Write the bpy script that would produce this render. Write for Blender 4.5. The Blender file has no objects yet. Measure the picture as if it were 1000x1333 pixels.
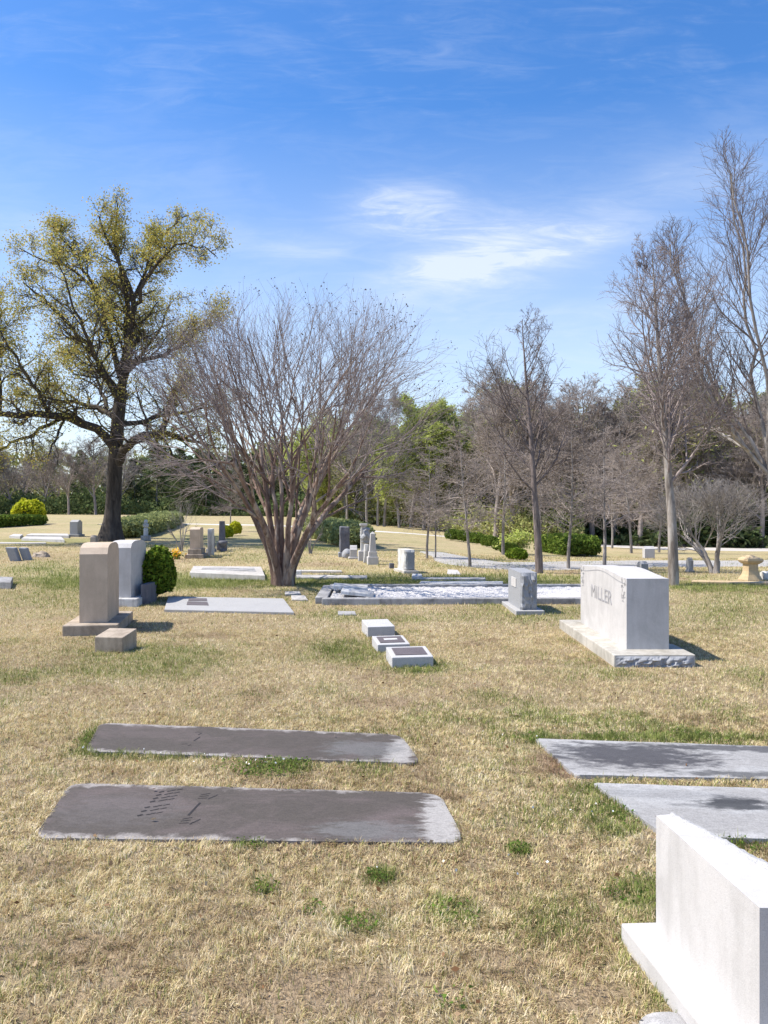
import bpy, bmesh, math, random
import numpy as np
from mathutils import Vector, Matrix, noise as mnoise
R = math.radians
random.seed(7)
C = bpy.context.scene.collection
sc = bpy.context.scene
CAMZ = 1.6
# ------------------------------------------------------------------ terrain
def sstep(a, b, x):
    t = np.clip((x - a) / (b - a), 0, 1)
    return t * t * (3 - 2 * t)
def hash2(ix, iy, s):
    h = (ix.astype(np.int64) * 374761393 + iy.astype(np.int64) * 668265263 + s * 974634777) & 0x7fffffff
    h = ((h ^ (h >> 13)) * 1274126177) & 0x7fffffff
    return ((h ^ (h >> 16)) & 0xffff) / 65535.0
def vnoise(x, y, s=0):
    x = np.asarray(x, float); y = np.asarray(y, float)
    ix = np.floor(x); iy = np.floor(y)
    fx = x - ix; fy = y - iy
    fx = fx * fx * (3 - 2 * fx); fy = fy * fy * (3 - 2 * fy)
    a = hash2(ix, iy, s); b = hash2(ix + 1, iy, s); c = hash2(ix, iy + 1, s); d = hash2(ix + 1, iy + 1, s)
    return a * (1 - fx) * (1 - fy) + b * fx * (1 - fy) + c * (1 - fx) * fy + d * fx * fy
def fbm(x, y, o=4, s=0):
    r = 0; a = 0.5; t = 0
    for i in range(o):
        r = r + a * vnoise(x * 2 ** i, y * 2 ** i, s + i * 17); t += a; a *= 0.55
    return r / t
def T(x, y):
    x = np.asarray(x, float); y = np.asarray(y, float)
    yy = np.maximum(y, 2.0)
    u = np.clip(x / yy, -0.9, 0.9)
    A = np.interp(u, [-0.9, -0.5, -0.15, 0.02, 0.12, 0.25, 0.5, 0.9], [-0.75, -0.6, -0.35, 0.35, 0.9, 1.3, 1.5, 1.5])
    s = sstep(13, 62, yy) if True else 0
    z = -A * s
    m = (fbm(x * 0.22, y * 0.22, 3, 5) - 0.5) * 0.10 * sstep(6, 16, yy)
    m2 = (fbm(x * 1.3, y * 1.3, 2, 9) - 0.5) * 0.018
    far = np.maximum(yy - 150, 0) * 0.012
    return z + m + m2 + far
def Tz(x, y): return float(T(x, y))
def G(px, py, h=0.0):
    """point of the ground (plus h) seen at photo position px, py"""
    k = (py - 660) / 1000.0; u = (px - 500) / 1000.0
    d = 1.6 / k
    ds = np.linspace(2, 160, 6000)
    zz = T(u * ds, ds) + h
    f = (CAMZ - zz) / ds - k
    i = np.where(f < 0)[0]
    i = i[0] if len(i) else len(ds) - 1
    d = ds[i]
    return Vector((u * d, d, Tz(u * d, d) + h))
# ------------------------------------------------------------------ nodes
def newmat(name):
    m = bpy.data.materials.new(name); m.use_nodes = True
    nt = m.node_tree; nt.nodes.clear()
    out = nt.nodes.new('ShaderNodeOutputMaterial')
    return m, nt, out
class N:
    def __init__(s, nt): s.nt = nt
    def n(s, t, **k):
        o = s.nt.nodes.new('ShaderNode' + t)
        for a, b in k.items(): setattr(o, a, b)
        return o
    def l(s, a, b): s.nt.links.new(a, b)
    def coord(s, kind='Object'): return s.n('TexCoord').outputs[kind]
    def scale(s, v, sc_):
        m = s.n('Mapping'); s.l(v, m.inputs['Vector']); m.inputs['Scale'].default_value = sc_; return m.outputs[0]
    def noise(s, v, scale, detail=4, rough=0.55, dist=0):
        o = s.n('TexNoise'); s.l(v, o.inputs['Vector']); o.inputs['Scale'].default_value = scale
        o.inputs['Detail'].default_value = detail; o.inputs['Roughness'].default_value = rough; o.inputs['Distortion'].default_value = dist
        return o.outputs['Fac']
    def ramp(s, f, stops):
        o = s.n('ValToRGB'); s.l(f, o.inputs[0]); e = o.color_ramp.elements
        while len(e) < len(stops): e.new(0.5)
        for q, (p, c) in zip(e, stops):
            q.position = p; q.color = (c, c, c, 1) if isinstance(c, (int, float)) else (*c, 1)
        return o.outputs[0]
    def mix(s, f, a, b, blend='MIX'):
        o = s.n('Mix', data_type='RGBA', blend_type=blend)
        for v, i in ((f, 0), (a, 6), (b, 7)):
            if isinstance(v, (int, float)): o.inputs[i].default_value = v if i == 0 else (v, v, v, 1)
            elif isinstance(v, tuple): o.inputs[i].default_value = (*v, 1)
            else: s.l(v, o.inputs[i])
        return o.outputs[2]
    def math(s, op, a, b=0.0, clamp=False):
        o = s.n('Math', operation=op, use_clamp=clamp)
        for v, i in ((a, 0), (b, 1)):
            if isinstance(v, (int, float)): o.inputs[i].default_value = v
            else: s.l(v, o.inputs[i])
        return o.outputs[0]
    def bump(s, h, strength, dist=0.01):
        o = s.n('Bump'); s.l(h, o.inputs['Height']); o.inputs['Strength'].default_value = strength; o.inputs['Distance'].default_value = dist
        return o.outputs[0]
    def bsdf(s, col, rough=0.8, normal=None, spec=0.3):
        o = s.n('BsdfPrincipled')
        if isinstance(col, tuple): o.inputs['Base Color'].default_value = (*col, 1)
        else: s.l(col, o.inputs['Base Color'])
        if isinstance(rough, (int, float)): o.inputs['Roughness'].default_value = rough
        else: s.l(rough, o.inputs['Roughness'])
        o.inputs['Specular IOR Level'].default_value = spec
        if normal is not None: s.l(normal, o.inputs['Normal'])
        return o.outputs[0]
def stone_mat(name, base, dark, streak=0.5, speck=0.12, rough=0.85, moss=None, bump=0.35):
    m, nt, out = newmat(name); k = N(nt)
    co = k.coord('Object')
    big = k.noise(co, 3.1, 6, 0.65, 0.6)
    st = k.noise(k.scale(co, (9, 9, 1.3)), 1.6, 5, 0.6, 0.3)
    fine = k.noise(co, 330, 2, 0.6)
    f1 = k.ramp(big, [(0.42, 0), (0.72, 1)])
    f2 = k.ramp(st, [(0.48, 0), (0.75, 1)])
    c = k.mix(k.math('MULTIPLY', f1, streak), base, dark)
    c = k.mix(k.math('MULTIPLY', f2, streak * 0.7), c, dark)
    sp = k.ramp(fine, [(0.30, 1 - speck * 3), (0.5, 1), (0.7, 1 + speck)])
    c = k.mix(1.0, c, sp, 'MULTIPLY')
    if moss:
        mo = k.ramp(k.noise(co, 7, 6, 0.7), [(0.55, 0), (0.68, 1)])
        c = k.mix(k.math('MULTIPLY', mo, 0.55), c, moss)
    h = k.math('ADD', k.math('MULTIPLY', fine, 0.5), k.noise(co, 30, 4, 0.7))
    k.l(k.bsdf(c, rough, k.bump(h, bump, 0.004)), out.inputs[0])
    return m
def ledger_mat(name, hx, hy, base, edge, light, lightamt, dark=None, darkspots=()):
    """cement ledger with a pale worn border and weather stains"""
    m, nt, out = newmat(name); k = N(nt)
    co = k.coord('Object')
    sx = k.n('SeparateXYZ'); k.l(co, sx.inputs[0])
    nz = k.noise(co, 6, 5, 0.65)
    w = k.math('MULTIPLY', k.math('SUBTRACT', nz, 0.5), 0.30)
    ex = k.math('SUBTRACT', hx, k.math('ABSOLUTE', sx.outputs[0]))
    ey = k.math('SUBTRACT', hy, k.math('ABSOLUTE', sx.outputs[1]))
    ed = k.math('ADD', k.math('MINIMUM', ex, ey), w)
    ef = k.ramp(ed, [(0.012, 1), (0.062, 0)])
    b = k.noise(k.scale(co, (0.9, 1.6, 1)), 2.4, 6, 0.62, 0.8)
    c = k.mix(k.ramp(b, [(0.46, 0), (0.7, lightamt)]), base, light)
    for (cx, cy, rx, ry, col, a) in darkspots:
        v = k.n('VectorMath', operation='SUBTRACT'); k.l(co, v.inputs[0]); v.inputs[1].default_value = (cx, cy, 0)
        v2 = k.n('VectorMath', operation='MULTIPLY'); k.l(v.outputs[0], v2.inputs[0]); v2.inputs[1].default_value = (1 / rx, 1 / ry, 0)
        ln = k.n('VectorMath', operation='LENGTH'); k.l(v2.outputs[0], ln.inputs[0])
        q = k.math('ADD', ln.outputs['Value'], k.math('MULTIPLY', k.math('SUBTRACT', k.noise(k.scale(co, (1.5, 4, 1)), 5, 6, 0.7), 0.5), 2.2))
        c = k.mix(k.ramp(q, [(0.55, a), (1.1, 0)]), c, col)
    c = k.mix(k.math('MULTIPLY', ef, 0.85), c, edge)
    fine = k.noise(co, 120, 3, 0.7)
    c = k.mix(1.0, c, k.ramp(fine, [(0.3, 0.72), (0.55, 1.0), (0.75, 1.12)]), 'MULTIPLY')
    med = k.noise(k.scale(co, (1, 2.5, 1)), 22, 5, 0.75)
    c = k.mix(1.0, c, k.ramp(med, [(0.3, 0.8), (0.5, 1.0), (0.7, 1.13)]), 'MULTIPLY')
    k.l(k.bsdf(c, 0.75, k.bump(k.math('ADD', fine, med), 0.4, 0.004), 0.35), out.inputs[0])
    return m
def bark_mat(name, a, b, sc_=8, patch=None, pamt=0.5):
    m, nt, out = newmat(name); k = N(nt)
    co = k.coord('Object')
    f = k.noise(k.scale(co, (1, 1, 0.22)), sc_ * 2, 5, 0.7, 0.5)
    c = k.mix(k.ramp(f, [(0.35, 0), (0.65, 1)]), a, b)
    if patch:
        p = k.ramp(k.noise(k.scale(co, (1, 1, 0.35)), 5, 3, 0.6), [(0.5, 0), (0.6, pamt)])
        c = k.mix(p, c, patch)
    k.l(k.bsdf(c, 0.9, k.bump(f, 0.6, 0.03), 0.15), out.inputs[0])
    return m
def leaf_mat(name, cols, trans=0.35, objvar=0.25):
    m, nt, out = newmat(name); k = N(nt)
    g = k.n('NewGeometry')
    st = [(i / max(1, len(cols) - 1), c) for i, c in enumerate(cols)]
    c = k.ramp(g.outputs['Random Per Island'], st)
    oi = k.n('ObjectInfo')
    c = k.mix(1.0, c, k.ramp(oi.outputs['Random'], [(0, 1 - objvar), (1, 1 + objvar)]), 'MULTIPLY')
    d = k.n('BsdfDiffuse'); k.l(c, d.inputs[0])
    t = k.n('BsdfTranslucent'); k.l(c, t.inputs[0])
    mx = k.n('MixShader'); mx.inputs[0].default_value = trans
    k.l(d.outputs[0], mx.inputs[1]); k.l(t.outputs[0], mx.inputs[2]); k.l(mx.outputs[0], out.inputs[0])
    return m
def plain(name, col, rough=0.8, nz=0.15, sc_=20):
    m, nt, out = newmat(name); k = N(nt); co = k.coord('Object')
    f = k.noise(co, sc_, 4, 0.6)
    c = k.mix(1.0, col, k.ramp(f, [(0.3, 1 - nz), (0.7, 1 + nz)]), 'MULTIPLY')
    k.l(k.bsdf(c, rough, k.bump(f, 0.3, 0.01)), out.inputs[0]); return m
# ------------------------------------------------------------------ mesh helpers
def npmesh(name, V, faces, mat=None, smooth=False, attrs=None):
    me = bpy.data.meshes.new(name)
    V = np.asarray(V, np.float32)
    me.vertices.add(len(V)); me.vertices.foreach_set('co', V.ravel())
    tot = sum(len(f) for f in faces); nl = sum(f.size for f in faces)
    me.loops.add(nl); me.polygons.add(tot)
    me.loops.foreach_set('vertex_index', np.concatenate([f.ravel() for f in faces]).astype(np.int32))
    st = []; o = 0
    for f in faces:
        st.append(o + np.arange(len(f)) * f.shape[1]); o += f.size
    me.polygons.foreach_set('loop_start', np.concatenate(st).astype(np.int32))
    if smooth: me.polygons.foreach_set('use_smooth', np.ones(tot, bool))
    me.update(calc_edges=True)
    if attrs:
        for an, av in attrs.items():
            a = me.attributes.new(an, 'FLOAT', 'POINT'); a.data.foreach_set('value', np.asarray(av, np.float32))
    if mat: me.materials.append(mat)
    return me
def link(name, me, parent=None, loc=(0, 0, 0), rz=0):
    o = bpy.data.objects.new(name, me); C.objects.link(o)
    o.location = loc; o.rotation_euler = (0, 0, rz)
    if parent: o.parent = parent
    return o
def tag(o, label, cat, group=None, kind=None):
    if label: o['label'] = label
    if cat: o['category'] = cat
    if group: o['group'] = group
    if kind: o['kind'] = kind
    return o
def thing(name, label, cat, loc, rz=0, group=None):
    o = bpy.data.objects.new(name, None); C.objects.link(o); o.empty_display_size = 0.2
    o.location = loc; o.rotation_euler = (0, 0, rz)
    return tag(o, label, cat, group)
def copy_tree(o, loc, rz=0, sc_=1.0, label=None, group=None):
    c = o.copy(); C.objects.link(c); c.location = loc; c.rotation_euler = (0, 0, rz)
    c.scale = (sc_, sc_, sc_) if isinstance(sc_, (int, float)) else sc_
    if label: c['label'] = label
    if group: c['group'] = group
    for ch in list(o.children):
        d = ch.copy(); C.objects.link(d); d.parent = c
    return c
def bm_mesh(name, bm, mat, smooth=False):
    me = bpy.data.meshes.new(name); bmesh.ops.recalc_face_normals(bm, faces=bm.faces[:])
    if smooth:
        for f in bm.faces: f.smooth = True
    bm.to_mesh(me); bm.free(); me.materials.append(mat); return me
def box(sx, sy, z0, z1, bev=0.008, cx=0, cy=0, top=1.0, seg=2):
    """box with chipped (bevelled) edges; top<1 tapers it"""
    bm = bmesh.new(); vs = []
    for z, s in ((z0, 1), (z1, top)):
        for a, b in ((-1, -1), (1, -1), (1, 1), (-1, 1)):
            vs.append(bm.verts.new((cx + a * sx / 2 * s, cy + b * sy / 2 * s, z)))
    for f in ((3, 2, 1, 0), (4, 5, 6, 7), (0, 1, 5, 4), (1, 2, 6, 5), (2, 3, 7, 6), (3, 0, 4, 7)):
        bm.faces.new([vs[i] for i in f])
    if bev: bmesh.ops.bevel(bm, geom=bm.edges[:], offset=bev, segments=seg, affect='EDGES', profile=0.6)
    return bm
def prism(profile, thick, bev=0.008):
    """profile in (y, z), extruded along x by thick"""
    bm = bmesh.new()
    a = [bm.verts.new((-thick / 2, y, z)) for y, z in profile]
    b = [bm.verts.new((thick / 2, y, z)) for y, z in profile]
    bm.faces.new(a[::-1]); bm.faces.new(b)
    n = len(profile)
    for i in range(n): bm.faces.new((a[i], a[(i + 1) % n], b[(i + 1) % n], b[i]))
    if bev:
        es = [e for e in bm.edges if e.calc_face_angle(0) > 0.6]
        bmesh.ops.bevel(bm, geom=es, offset=bev, segments=2, affect='EDGES', profile=0.6)
    return bm
def poly_slab(pts, z0, z1, bev=0.01):
    bm = bmesh.new()
    a = [bm.verts.new((x, y, z0)) for x, y in pts]; b = [bm.verts.new((x, y, z1)) for x, y in pts]
    bm.faces.new(a[::-1]); bm.faces.new(b); n = len(pts)
    for i in range(n): bm.faces.new((a[i], a[(i + 1) % n], b[(i + 1) % n], b[i]))
    if bev:
        es = [e for e in bm.edges if abs(e.verts[0].co.z - z1) < 1e-5 and abs(e.verts[1].co.z - z1) < 1e-5]
        bmesh.ops.bevel(bm, geom=es, offset=bev, segments=2, affect='EDGES', profile=0.6)
    return bm
def arch(w, z0, zs, zp, n=14, ogee=False):
    p = [(-w / 2, z0), (w / 2, z0)]
    for i in range(n + 1):
        t = i / n; y = w / 2 - w * t
        if ogee: z = zs + (zp - zs) * (0.5 - 0.5 * math.cos(2 * math.pi * t))
        else: z = zs + (zp - zs) * max(0, 1 - abs(2 * t - 1) ** 3.2) ** .5
        p.append((y, z))
    return p
def rough(bm, amp, sc_=6, keep=lambda v: False, cuts=0, seed=0):
    if cuts: bmesh.ops.subdivide_edges(bm, edges=bm.edges[:], cuts=cuts, use_grid_fill=True)
    for v in bm.verts:
        if keep(v.co): continue
        p = v.co * sc_ + Vector((seed, seed * 2.3, 0))
        v.co += Vector((mnoise.noise(p), mnoise.noise(p + Vector((9, 0, 0))), mnoise.noise(p + Vector((0, 9, 0))))) * amp
    return bm
def rot2(p, a): return (p[0] * math.cos(a) - p[1] * math.sin(a), p[0] * math.sin(a) + p[1] * math.cos(a))
# ------------------------------------------------------------------ world, sun, camera
SUN_EL, SUN_AZ = 55, 0      # azimuth: degrees from -x towards +y
sd = Vector((-math.cos(R(SUN_AZ)) * math.cos(R(SUN_EL)), math.sin(R(SUN_AZ)) * math.cos(R(SUN_EL)), math.sin(R(SUN_EL))))
w = bpy.data.worlds.new("World"); sc.world = w; w.use_nodes = True
nt = w.node_tree; nt.nodes.clear(); k = N(nt)
sky = k.n('TexSky', sky_type='NISHITA'); sky.sun_disc = False
sky.sun_elevation = R(SUN_EL); sky.sun_rotation = math.atan2(sd.x, sd.y)
sky.altitude = 200; sky.air_density = 1.0; sky.dust_density = 0.6; sky.ozone_density = 2.0
hs = k.n('HueSaturation'); hs.inputs['Hue'].default_value = 0.507; hs.inputs['Saturation'].default_value = 1.36; hs.inputs['Value'].default_value = 1.0
k.l(sky.outputs[0], hs.inputs['Color'])
gv = k.n('TexCoord').outputs['Generated']
sp = k.n('SeparateXYZ'); k.l(gv, sp.inputs[0])
yy = k.math('MAXIMUM', sp.outputs[1], 0.05)
U = k.math('DIVIDE', sp.outputs[0], yy); Vv = k.math('DIVIDE', sp.outputs[2], yy)
cm = k.n('CombineXYZ'); k.l(U, cm.inputs[0]); k.l(Vv, cm.inputs[1])
uv = cm.outputs[0]
warp = k.noise(uv, 2.3, 4, 0.6)
def blob(px, py, rx, ry, ang, amp):
    m = k.n('Mapping', vector_type='POINT'); 
    v = k.n('VectorMath', operation='SUBTRACT'); k.l(uv, v.inputs[0]); v.inputs[1].default_value = ((px - 500) / 1000, (660 - py) / 1000, 0)
    k.l(v.outputs[0], m.inputs[0]); m.inputs['Rotation'].default_value = (0, 0, -R(ang)); 
    v2 = k.n('VectorMath', operation='MULTIPLY'); k.l(m.outputs[0], v2.inputs[0]); v2.inputs[1].default_value = (1000 / rx, 1000 / ry, 0)
    ln = k.n('VectorMath', operation='LENGTH'); k.l(v2.outputs[0], ln.inputs[0])
    f = k.n('MapRange', interpolation_type='SMOOTHERSTEP'); k.l(ln.outputs['Value'], f.inputs[0])
    f.inputs[1].default_value = 0; f.inputs[2].default_value = 1; f.inputs[3].default_value = amp; f.inputs[4].default_value = 0
    return f.outputs[0]
tot = None
for b in [(655, 335, 310, 84, 17, 1.1), (520, 272, 150, 64, 5, 0.85), (600, 305, 230, 100, -12, 0.6), (410, 324, 100, 30, 4, 0.75), (330, 312, 170, 44, 0, 0.45), (770, 312, 120, 34, 14, 0.6),
          (900, 235, 200, 60, 22, 0.42), (560, 365, 160, 40, 8, 0.5), (20, 300, 150, 40, 0, 0.4), (800, 400, 230, 30, 8, 0.4), (650, 440, 400, 60, 0, 0.3), (-250, 420, 300, 70, 10, 0.5), (1300, 350, 250, 60, 10, 0.6)]:
    v = blob(*b); tot = v if tot is None else k.math('ADD', tot, v)
str1 = k.noise(k.scale(uv, (1.0, 2.4, 1)), 3.0, 7, 0.6, 1.1)
rm = k.n('Mapping'); k.l(uv, rm.inputs[0]); rm.inputs['Rotation'].default_value = (0, 0, -R(24)); rm.inputs['Scale'].default_value = (1.0, 5.0, 1)
str2 = k.noise(rm.outputs[0], 9, 10, 0.66, 0.9)
nf = k.math('ADD', k.math('MULTIPLY', str1, 0.52), k.math('MULTIPLY', str2, 0.48))
cl = k.math('MULTIPLY', tot, k.ramp(nf, [(0.32, 0.06), (0.52, 0.55), (0.72, 1.05)]))
wisps = k.math('MULTIPLY', k.ramp(nf, [(0.46, 0), (0.68, 1)]), 0.20)
front = k.ramp(sp.outputs[1], [(0.1, 0), (0.3, 1)])
cl = k.math('MULTIPLY', k.math('ADD', cl, wisps), front, clamp=True)
hor = k.ramp(sp.outputs[2], [(0.0, 0.70), (0.14, 0.52), (0.46, 0.02)])   # thin high cirrus veil low in the sky
cl = k.math('MAXIMUM', k.math('MULTIPLY', cl, 0.78), k.math('ADD', k.math('MULTIPLY', cl, 0.4), hor))
cc = k.mix(cl, hs.outputs[0], (4.3, 4.6, 5.05))
bg = k.n('Background'); k.l(cc, bg.inputs[0]); bg.inputs[1].default_value = 0.125
ow = k.n('OutputWorld'); k.l(bg.outputs[0], ow.inputs[0])
L = bpy.data.lights.new('sun', 'SUN'); L.energy = 4.1; L.angle = R(0.5); L.color = (1.0, 0.94, 0.85)
lo = bpy.data.objects.new('sun', L); C.objects.link(lo); lo.location = sd * 60
lo.rotation_euler = sd.to_track_quat('Z', 'Y').to_euler()
cam = bpy.data.cameras.new('camera'); co_ = bpy.data.objects.new('camera', cam); C.objects.link(co_)
co_.location = (0, 0, CAMZ); co_.rotation_euler = (R(90), 0, 0)
cam.sensor_fit = 'VERTICAL'; cam.sensor_height = 24; cam.lens = 24 * 1000 / 1333
cam.shift_y = -6.5 / 1333; cam.clip_end = 3000; cam.clip_start = 0.05
sc.camera = co_
sc.view_settings.view_transform = 'Standard'; sc.view_settings.look = 'None'; sc.view_settings.gamma = 1
sc.view_settings.exposure = 0.84
sc.cycles.max_bounces = 5; sc.cycles.diffuse_bounces = 3; sc.cycles.glossy_bounces = 2; sc.cycles.transmission_bounces = 2; sc.cycles.transparent_max_bounces = 4
# ------------------------------------------------------------------ lawn colour fields
def pix(x, y):
    yy = np.maximum(y, 0.5)
    return 500 + 1000 * x / yy, 660 + 1000 * (CAMZ - T(x, y)) / yy
GREEN_AND_SHADE = [(200, 757, 200, 13, .95), (600, 756, 260, 9, .95), (440, 765, 60, 12, .7), (700, 775, 120, 10, .5), (280, 782, 200, 10, .3), (200, 860, 130, 30, .45), (70, 780, 80, 30, .3), (360, 1000, 55, 15, 1.0), (200, 982, 130, 10, .6), (130, 965, 30, 20, .6), (850, 962, 160, 6, .8), (700, 962, 30, 9, .8),
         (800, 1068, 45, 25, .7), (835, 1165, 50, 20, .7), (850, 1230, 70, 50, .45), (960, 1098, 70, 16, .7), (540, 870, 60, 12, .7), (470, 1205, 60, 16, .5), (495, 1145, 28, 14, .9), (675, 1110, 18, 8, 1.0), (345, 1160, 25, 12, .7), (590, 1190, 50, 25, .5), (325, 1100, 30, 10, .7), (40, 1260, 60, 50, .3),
         (720, 1200, 80, 50, .35), (700, 800, 120, 14, .45), (940, 765, 90, 8, .8), (60, 704, 90, 5, .9), (400, 712, 70, 6, .8), (60, 742, 70, 6, .5), (950, 800, 100, 30, .35), (450, 850, 60, 20, .5), (620, 780, 200, 8, .3), (880, 1290, 60, 60, .5), (260, 700, 60, 5, .6), (480, 1000, 50, 20, .3), (780, 1030, 50, 18, .35), (640, 735, 90, 6, .3), (300, 960, 220, 8, .3)]  # thin far strips at left paint tree shade as darker green grass
DIRT = [(120, 1240, 200, 50, .55), (420, 1290, 160, 45, .5), (640, 1260, 120, 30, .45), (300, 1190, 120, 20, .4), (60, 1130, 60, 25, .5), (770, 1300, 60, 30, .5), (250, 730, 90, 5, .5), (430, 735, 50, 4, .9), (40, 725, 80, 8, .5), (950, 770, 80, 4, .6), (600, 728, 50, 3, .7), (730, 980, 30, 30, .7), (560, 1010, 40, 30, .4), (150, 1010, 60, 12, .4), (560, 1040, 60, 10, .5), (240, 1160, 40, 12, .4), (880, 755, 40, 5, .6), (900, 990, 80, 8, .3), (740, 745, 30, 3, .8), (750, 1010, 40, 6, .7)]
def fields(x, y):
    px, py = pix(x, y)
    n1 = fbm(x * 0.55, y * 0.55, 4, 3); n2 = fbm(x * 2.6, y * 2.6, 3, 11); n3 = fbm(x * 9, y * 9, 2, 23)
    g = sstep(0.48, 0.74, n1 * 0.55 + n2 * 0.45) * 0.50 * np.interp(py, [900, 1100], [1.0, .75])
    for (a, b, rx, ry, s) in GREEN_AND_SHADE:
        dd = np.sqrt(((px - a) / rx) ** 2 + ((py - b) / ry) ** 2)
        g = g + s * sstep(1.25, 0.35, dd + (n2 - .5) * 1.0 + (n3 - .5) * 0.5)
    d = sstep(0.60, 0.80, fbm(x * 1.9 + 40, y * 1.9, 4, 31)) * 0.6
    for (a, b, rx, ry, s) in DIRT:
        dd = np.sqrt(((px - a) / rx) ** 2 + ((py - b) / ry) ** 2)
        d = d + s * sstep(1.2, 0.3, dd + (n2 - .5) * 1.0)
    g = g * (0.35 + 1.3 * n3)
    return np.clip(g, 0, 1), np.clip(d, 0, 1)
# ground
xs = [0.0]; st = 0.11
while xs[-1] < 420: xs.append(xs[-1] + st); st *= 1.0 if xs[-1] < 7 else 1.045
xs = np.array([-a for a in xs[:0:-1]] + xs)
ys = [-12.0, -8, -4, -1, 0.5]; st = 0.11
while ys[-1] < 700: ys.append(ys[-1] + st); st *= 1.0 if ys[-1] < 12 else 1.03
ys = np.array(ys)
X, Y = np.meshgrid(xs, ys); Z = T(X, Y)
nx, ny = len(xs), len(ys)
idx = np.arange(nx * ny).reshape(ny, nx)
F = np.stack([idx[:-1, :-1], idx[:-1, 1:], idx[1:, 1:], idx[1:, :-1]], -1).reshape(-1, 4)
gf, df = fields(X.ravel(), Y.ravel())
def lawn_mat():
    m, nt, out = newmat('lawn'); k = N(nt); co = k.coord('Object')
    a = k.n('Attribute', attribute_name='green'); b = k.n('Attribute', attribute_name='dirt')
    n0 = k.noise(co, 0.35, 3, 0.5); n1 = k.noise(co, 3.3, 5, 0.65); n2 = k.noise(co, 26, 5, 0.75); n3 = k.noise(k.scale(co, (1, 0.55, 1)), 90, 4, 0.8)
    straw = k.mix(k.ramp(n1, [(0.3, 0), (0.7, 1)]), (0.39, 0.31, 0.17), (0.52, 0.42, 0.25))
    straw = k.mix(k.ramp(n0, [(0.35, 0), (0.65, 0.5)]), straw, (0.36, 0.33, 0.16))
    th = k.n('Attribute', attribute_name='thatch'); straw = k.mix(k.math('MULTIPLY', th.outputs['Fac'], 0.85), straw, (0.33, 0.25, 0.16))
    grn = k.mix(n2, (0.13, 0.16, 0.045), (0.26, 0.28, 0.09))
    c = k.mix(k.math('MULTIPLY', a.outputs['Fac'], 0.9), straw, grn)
    c = k.mix(k.math('MULTIPLY', b.outputs['Fac'], 0.5), c, (0.34, 0.23, 0.155))
    c = k.mix(1.0, c, k.ramp(n2, [(0.30, 0.55), (0.5, 1.0), (0.72, 1.3)]), 'MULTIPLY')
    c = k.mix(1.0, c, k.ramp(n3, [(0.34, 0.5), (0.5, 1.0), (0.68, 1.3)]), 'MULTIPLY')
    h = k.math('ADD', n2, k.math('MULTIPLY', n3, 0.6))
    k.l(k.bsdf(c, 0.95, k.bump(h, 0.8, 0.03), 0.1), out.inputs[0]); return m
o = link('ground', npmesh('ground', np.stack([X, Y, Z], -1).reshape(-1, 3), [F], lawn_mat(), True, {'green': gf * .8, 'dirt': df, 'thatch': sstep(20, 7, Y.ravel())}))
tag(o, 'dry straw coloured lawn with green patches and painted tree shade strips', 'ground', kind='structure')
# ------------------------------------------------------------------ road and paths
def ribbon(name, pts, wid, mat, h, label):
    """pts: world xy centre line"""
    P = np.array([(p[0], p[1]) for p in pts], float)
    # resample
    t = np.concatenate([[0], np.cumsum(np.linalg.norm(np.diff(P, axis=0), axis=1))])
    n = max(8, int(t[-1] / 0.5)); tt = np.linspace(0, t[-1], n)
    Q = np.stack([np.interp(tt, t, P[:, 0]), np.interp(tt, t, P[:, 1])], -1)
    for _ in range(12): Q[1:-1] = (Q[:-2] + Q[1:-1] * 2 + Q[2:]) / 4
    d = np.gradient(Q, axis=0); d /= np.linalg.norm(d, axis=1)[:, None]
    nrm = np.stack([-d[:, 1], d[:, 0]], -1)
    ww = np.interp(tt, t, wid) if not np.isscalar(wid) else np.full(n, wid)
    kx = 9; s = np.linspace(-.5, .5, kx)
    XY = Q[:, None, :] + nrm[:, None, :] * (ww[:, None] * s[None])[:, :, None]
    edge = (fbm(XY[..., 0] * 2, XY[..., 1] * 2, 2, 77) - 0.5) * 0.12
    z = T(XY[..., 0], XY[..., 1]) + h
    z[:, 0] -= h + 0.05; z[:, -1] -= h + 0.05
    V = np.concatenate([XY, z[..., None]], -1).reshape(-1, 3)
    ix = np.arange(n * kx).reshape(n, kx)
    F = np.stack([ix[:-1, :-1], ix[:-1, 1:], ix[1:, 1:], ix[1:, :-1]], -1).reshape(-1, 4)
    o = link(name, npmesh(name, V, [F], mat, True)); tag(o, label, name.split('_')[0], kind='structure'); return o
asph = plain('pale_asphalt', (0.37, 0.355, 0.335), 0.9, 0.08, 0.8)
conc = plain('pale_concrete', (0.6, 0.57, 0.52), 0.85, 0.15, 2)
g = lambda *a: G(*a)[:2]
ribbon('road', [G(1400, 722), G(1150, 730), G(1000, 734), G(900, 733.5), G(800, 734.5), G(720, 736.5), G(665, 738), G(622, 736), G(590, 726), G(560, 719)], [4.6, 4.6, 4.4, 4.2, 4, 3.8, 3.6, 3.0, 1.6, 1.0], asph, 0.03, 'pale grey cemetery road curving through the lawn')
ribbon('road', [G(1400, 708), G(1150, 712), G(1000, 716.5), G(900, 715), G(800, 711.5), G(740, 707)], [9, 9, 7.5, 6, 4.0, 3], plain('gravel', (0.48, 0.45, 0.41), 0.95, 0.08, 1.2), 0.03, 'pale gravel lane along the foot of the woods')
ribbon('path', [G(130, 683), G(240, 682), G(330, 684), G(420, 687.5), G(500, 692.5), G(560, 697), G(600, 699.5)], [0.8, 1.1, 1.4, 1.6, 1.4, 1.0, 0.7], conc, 0.03, 'thin pale path across the far lawn')
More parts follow.
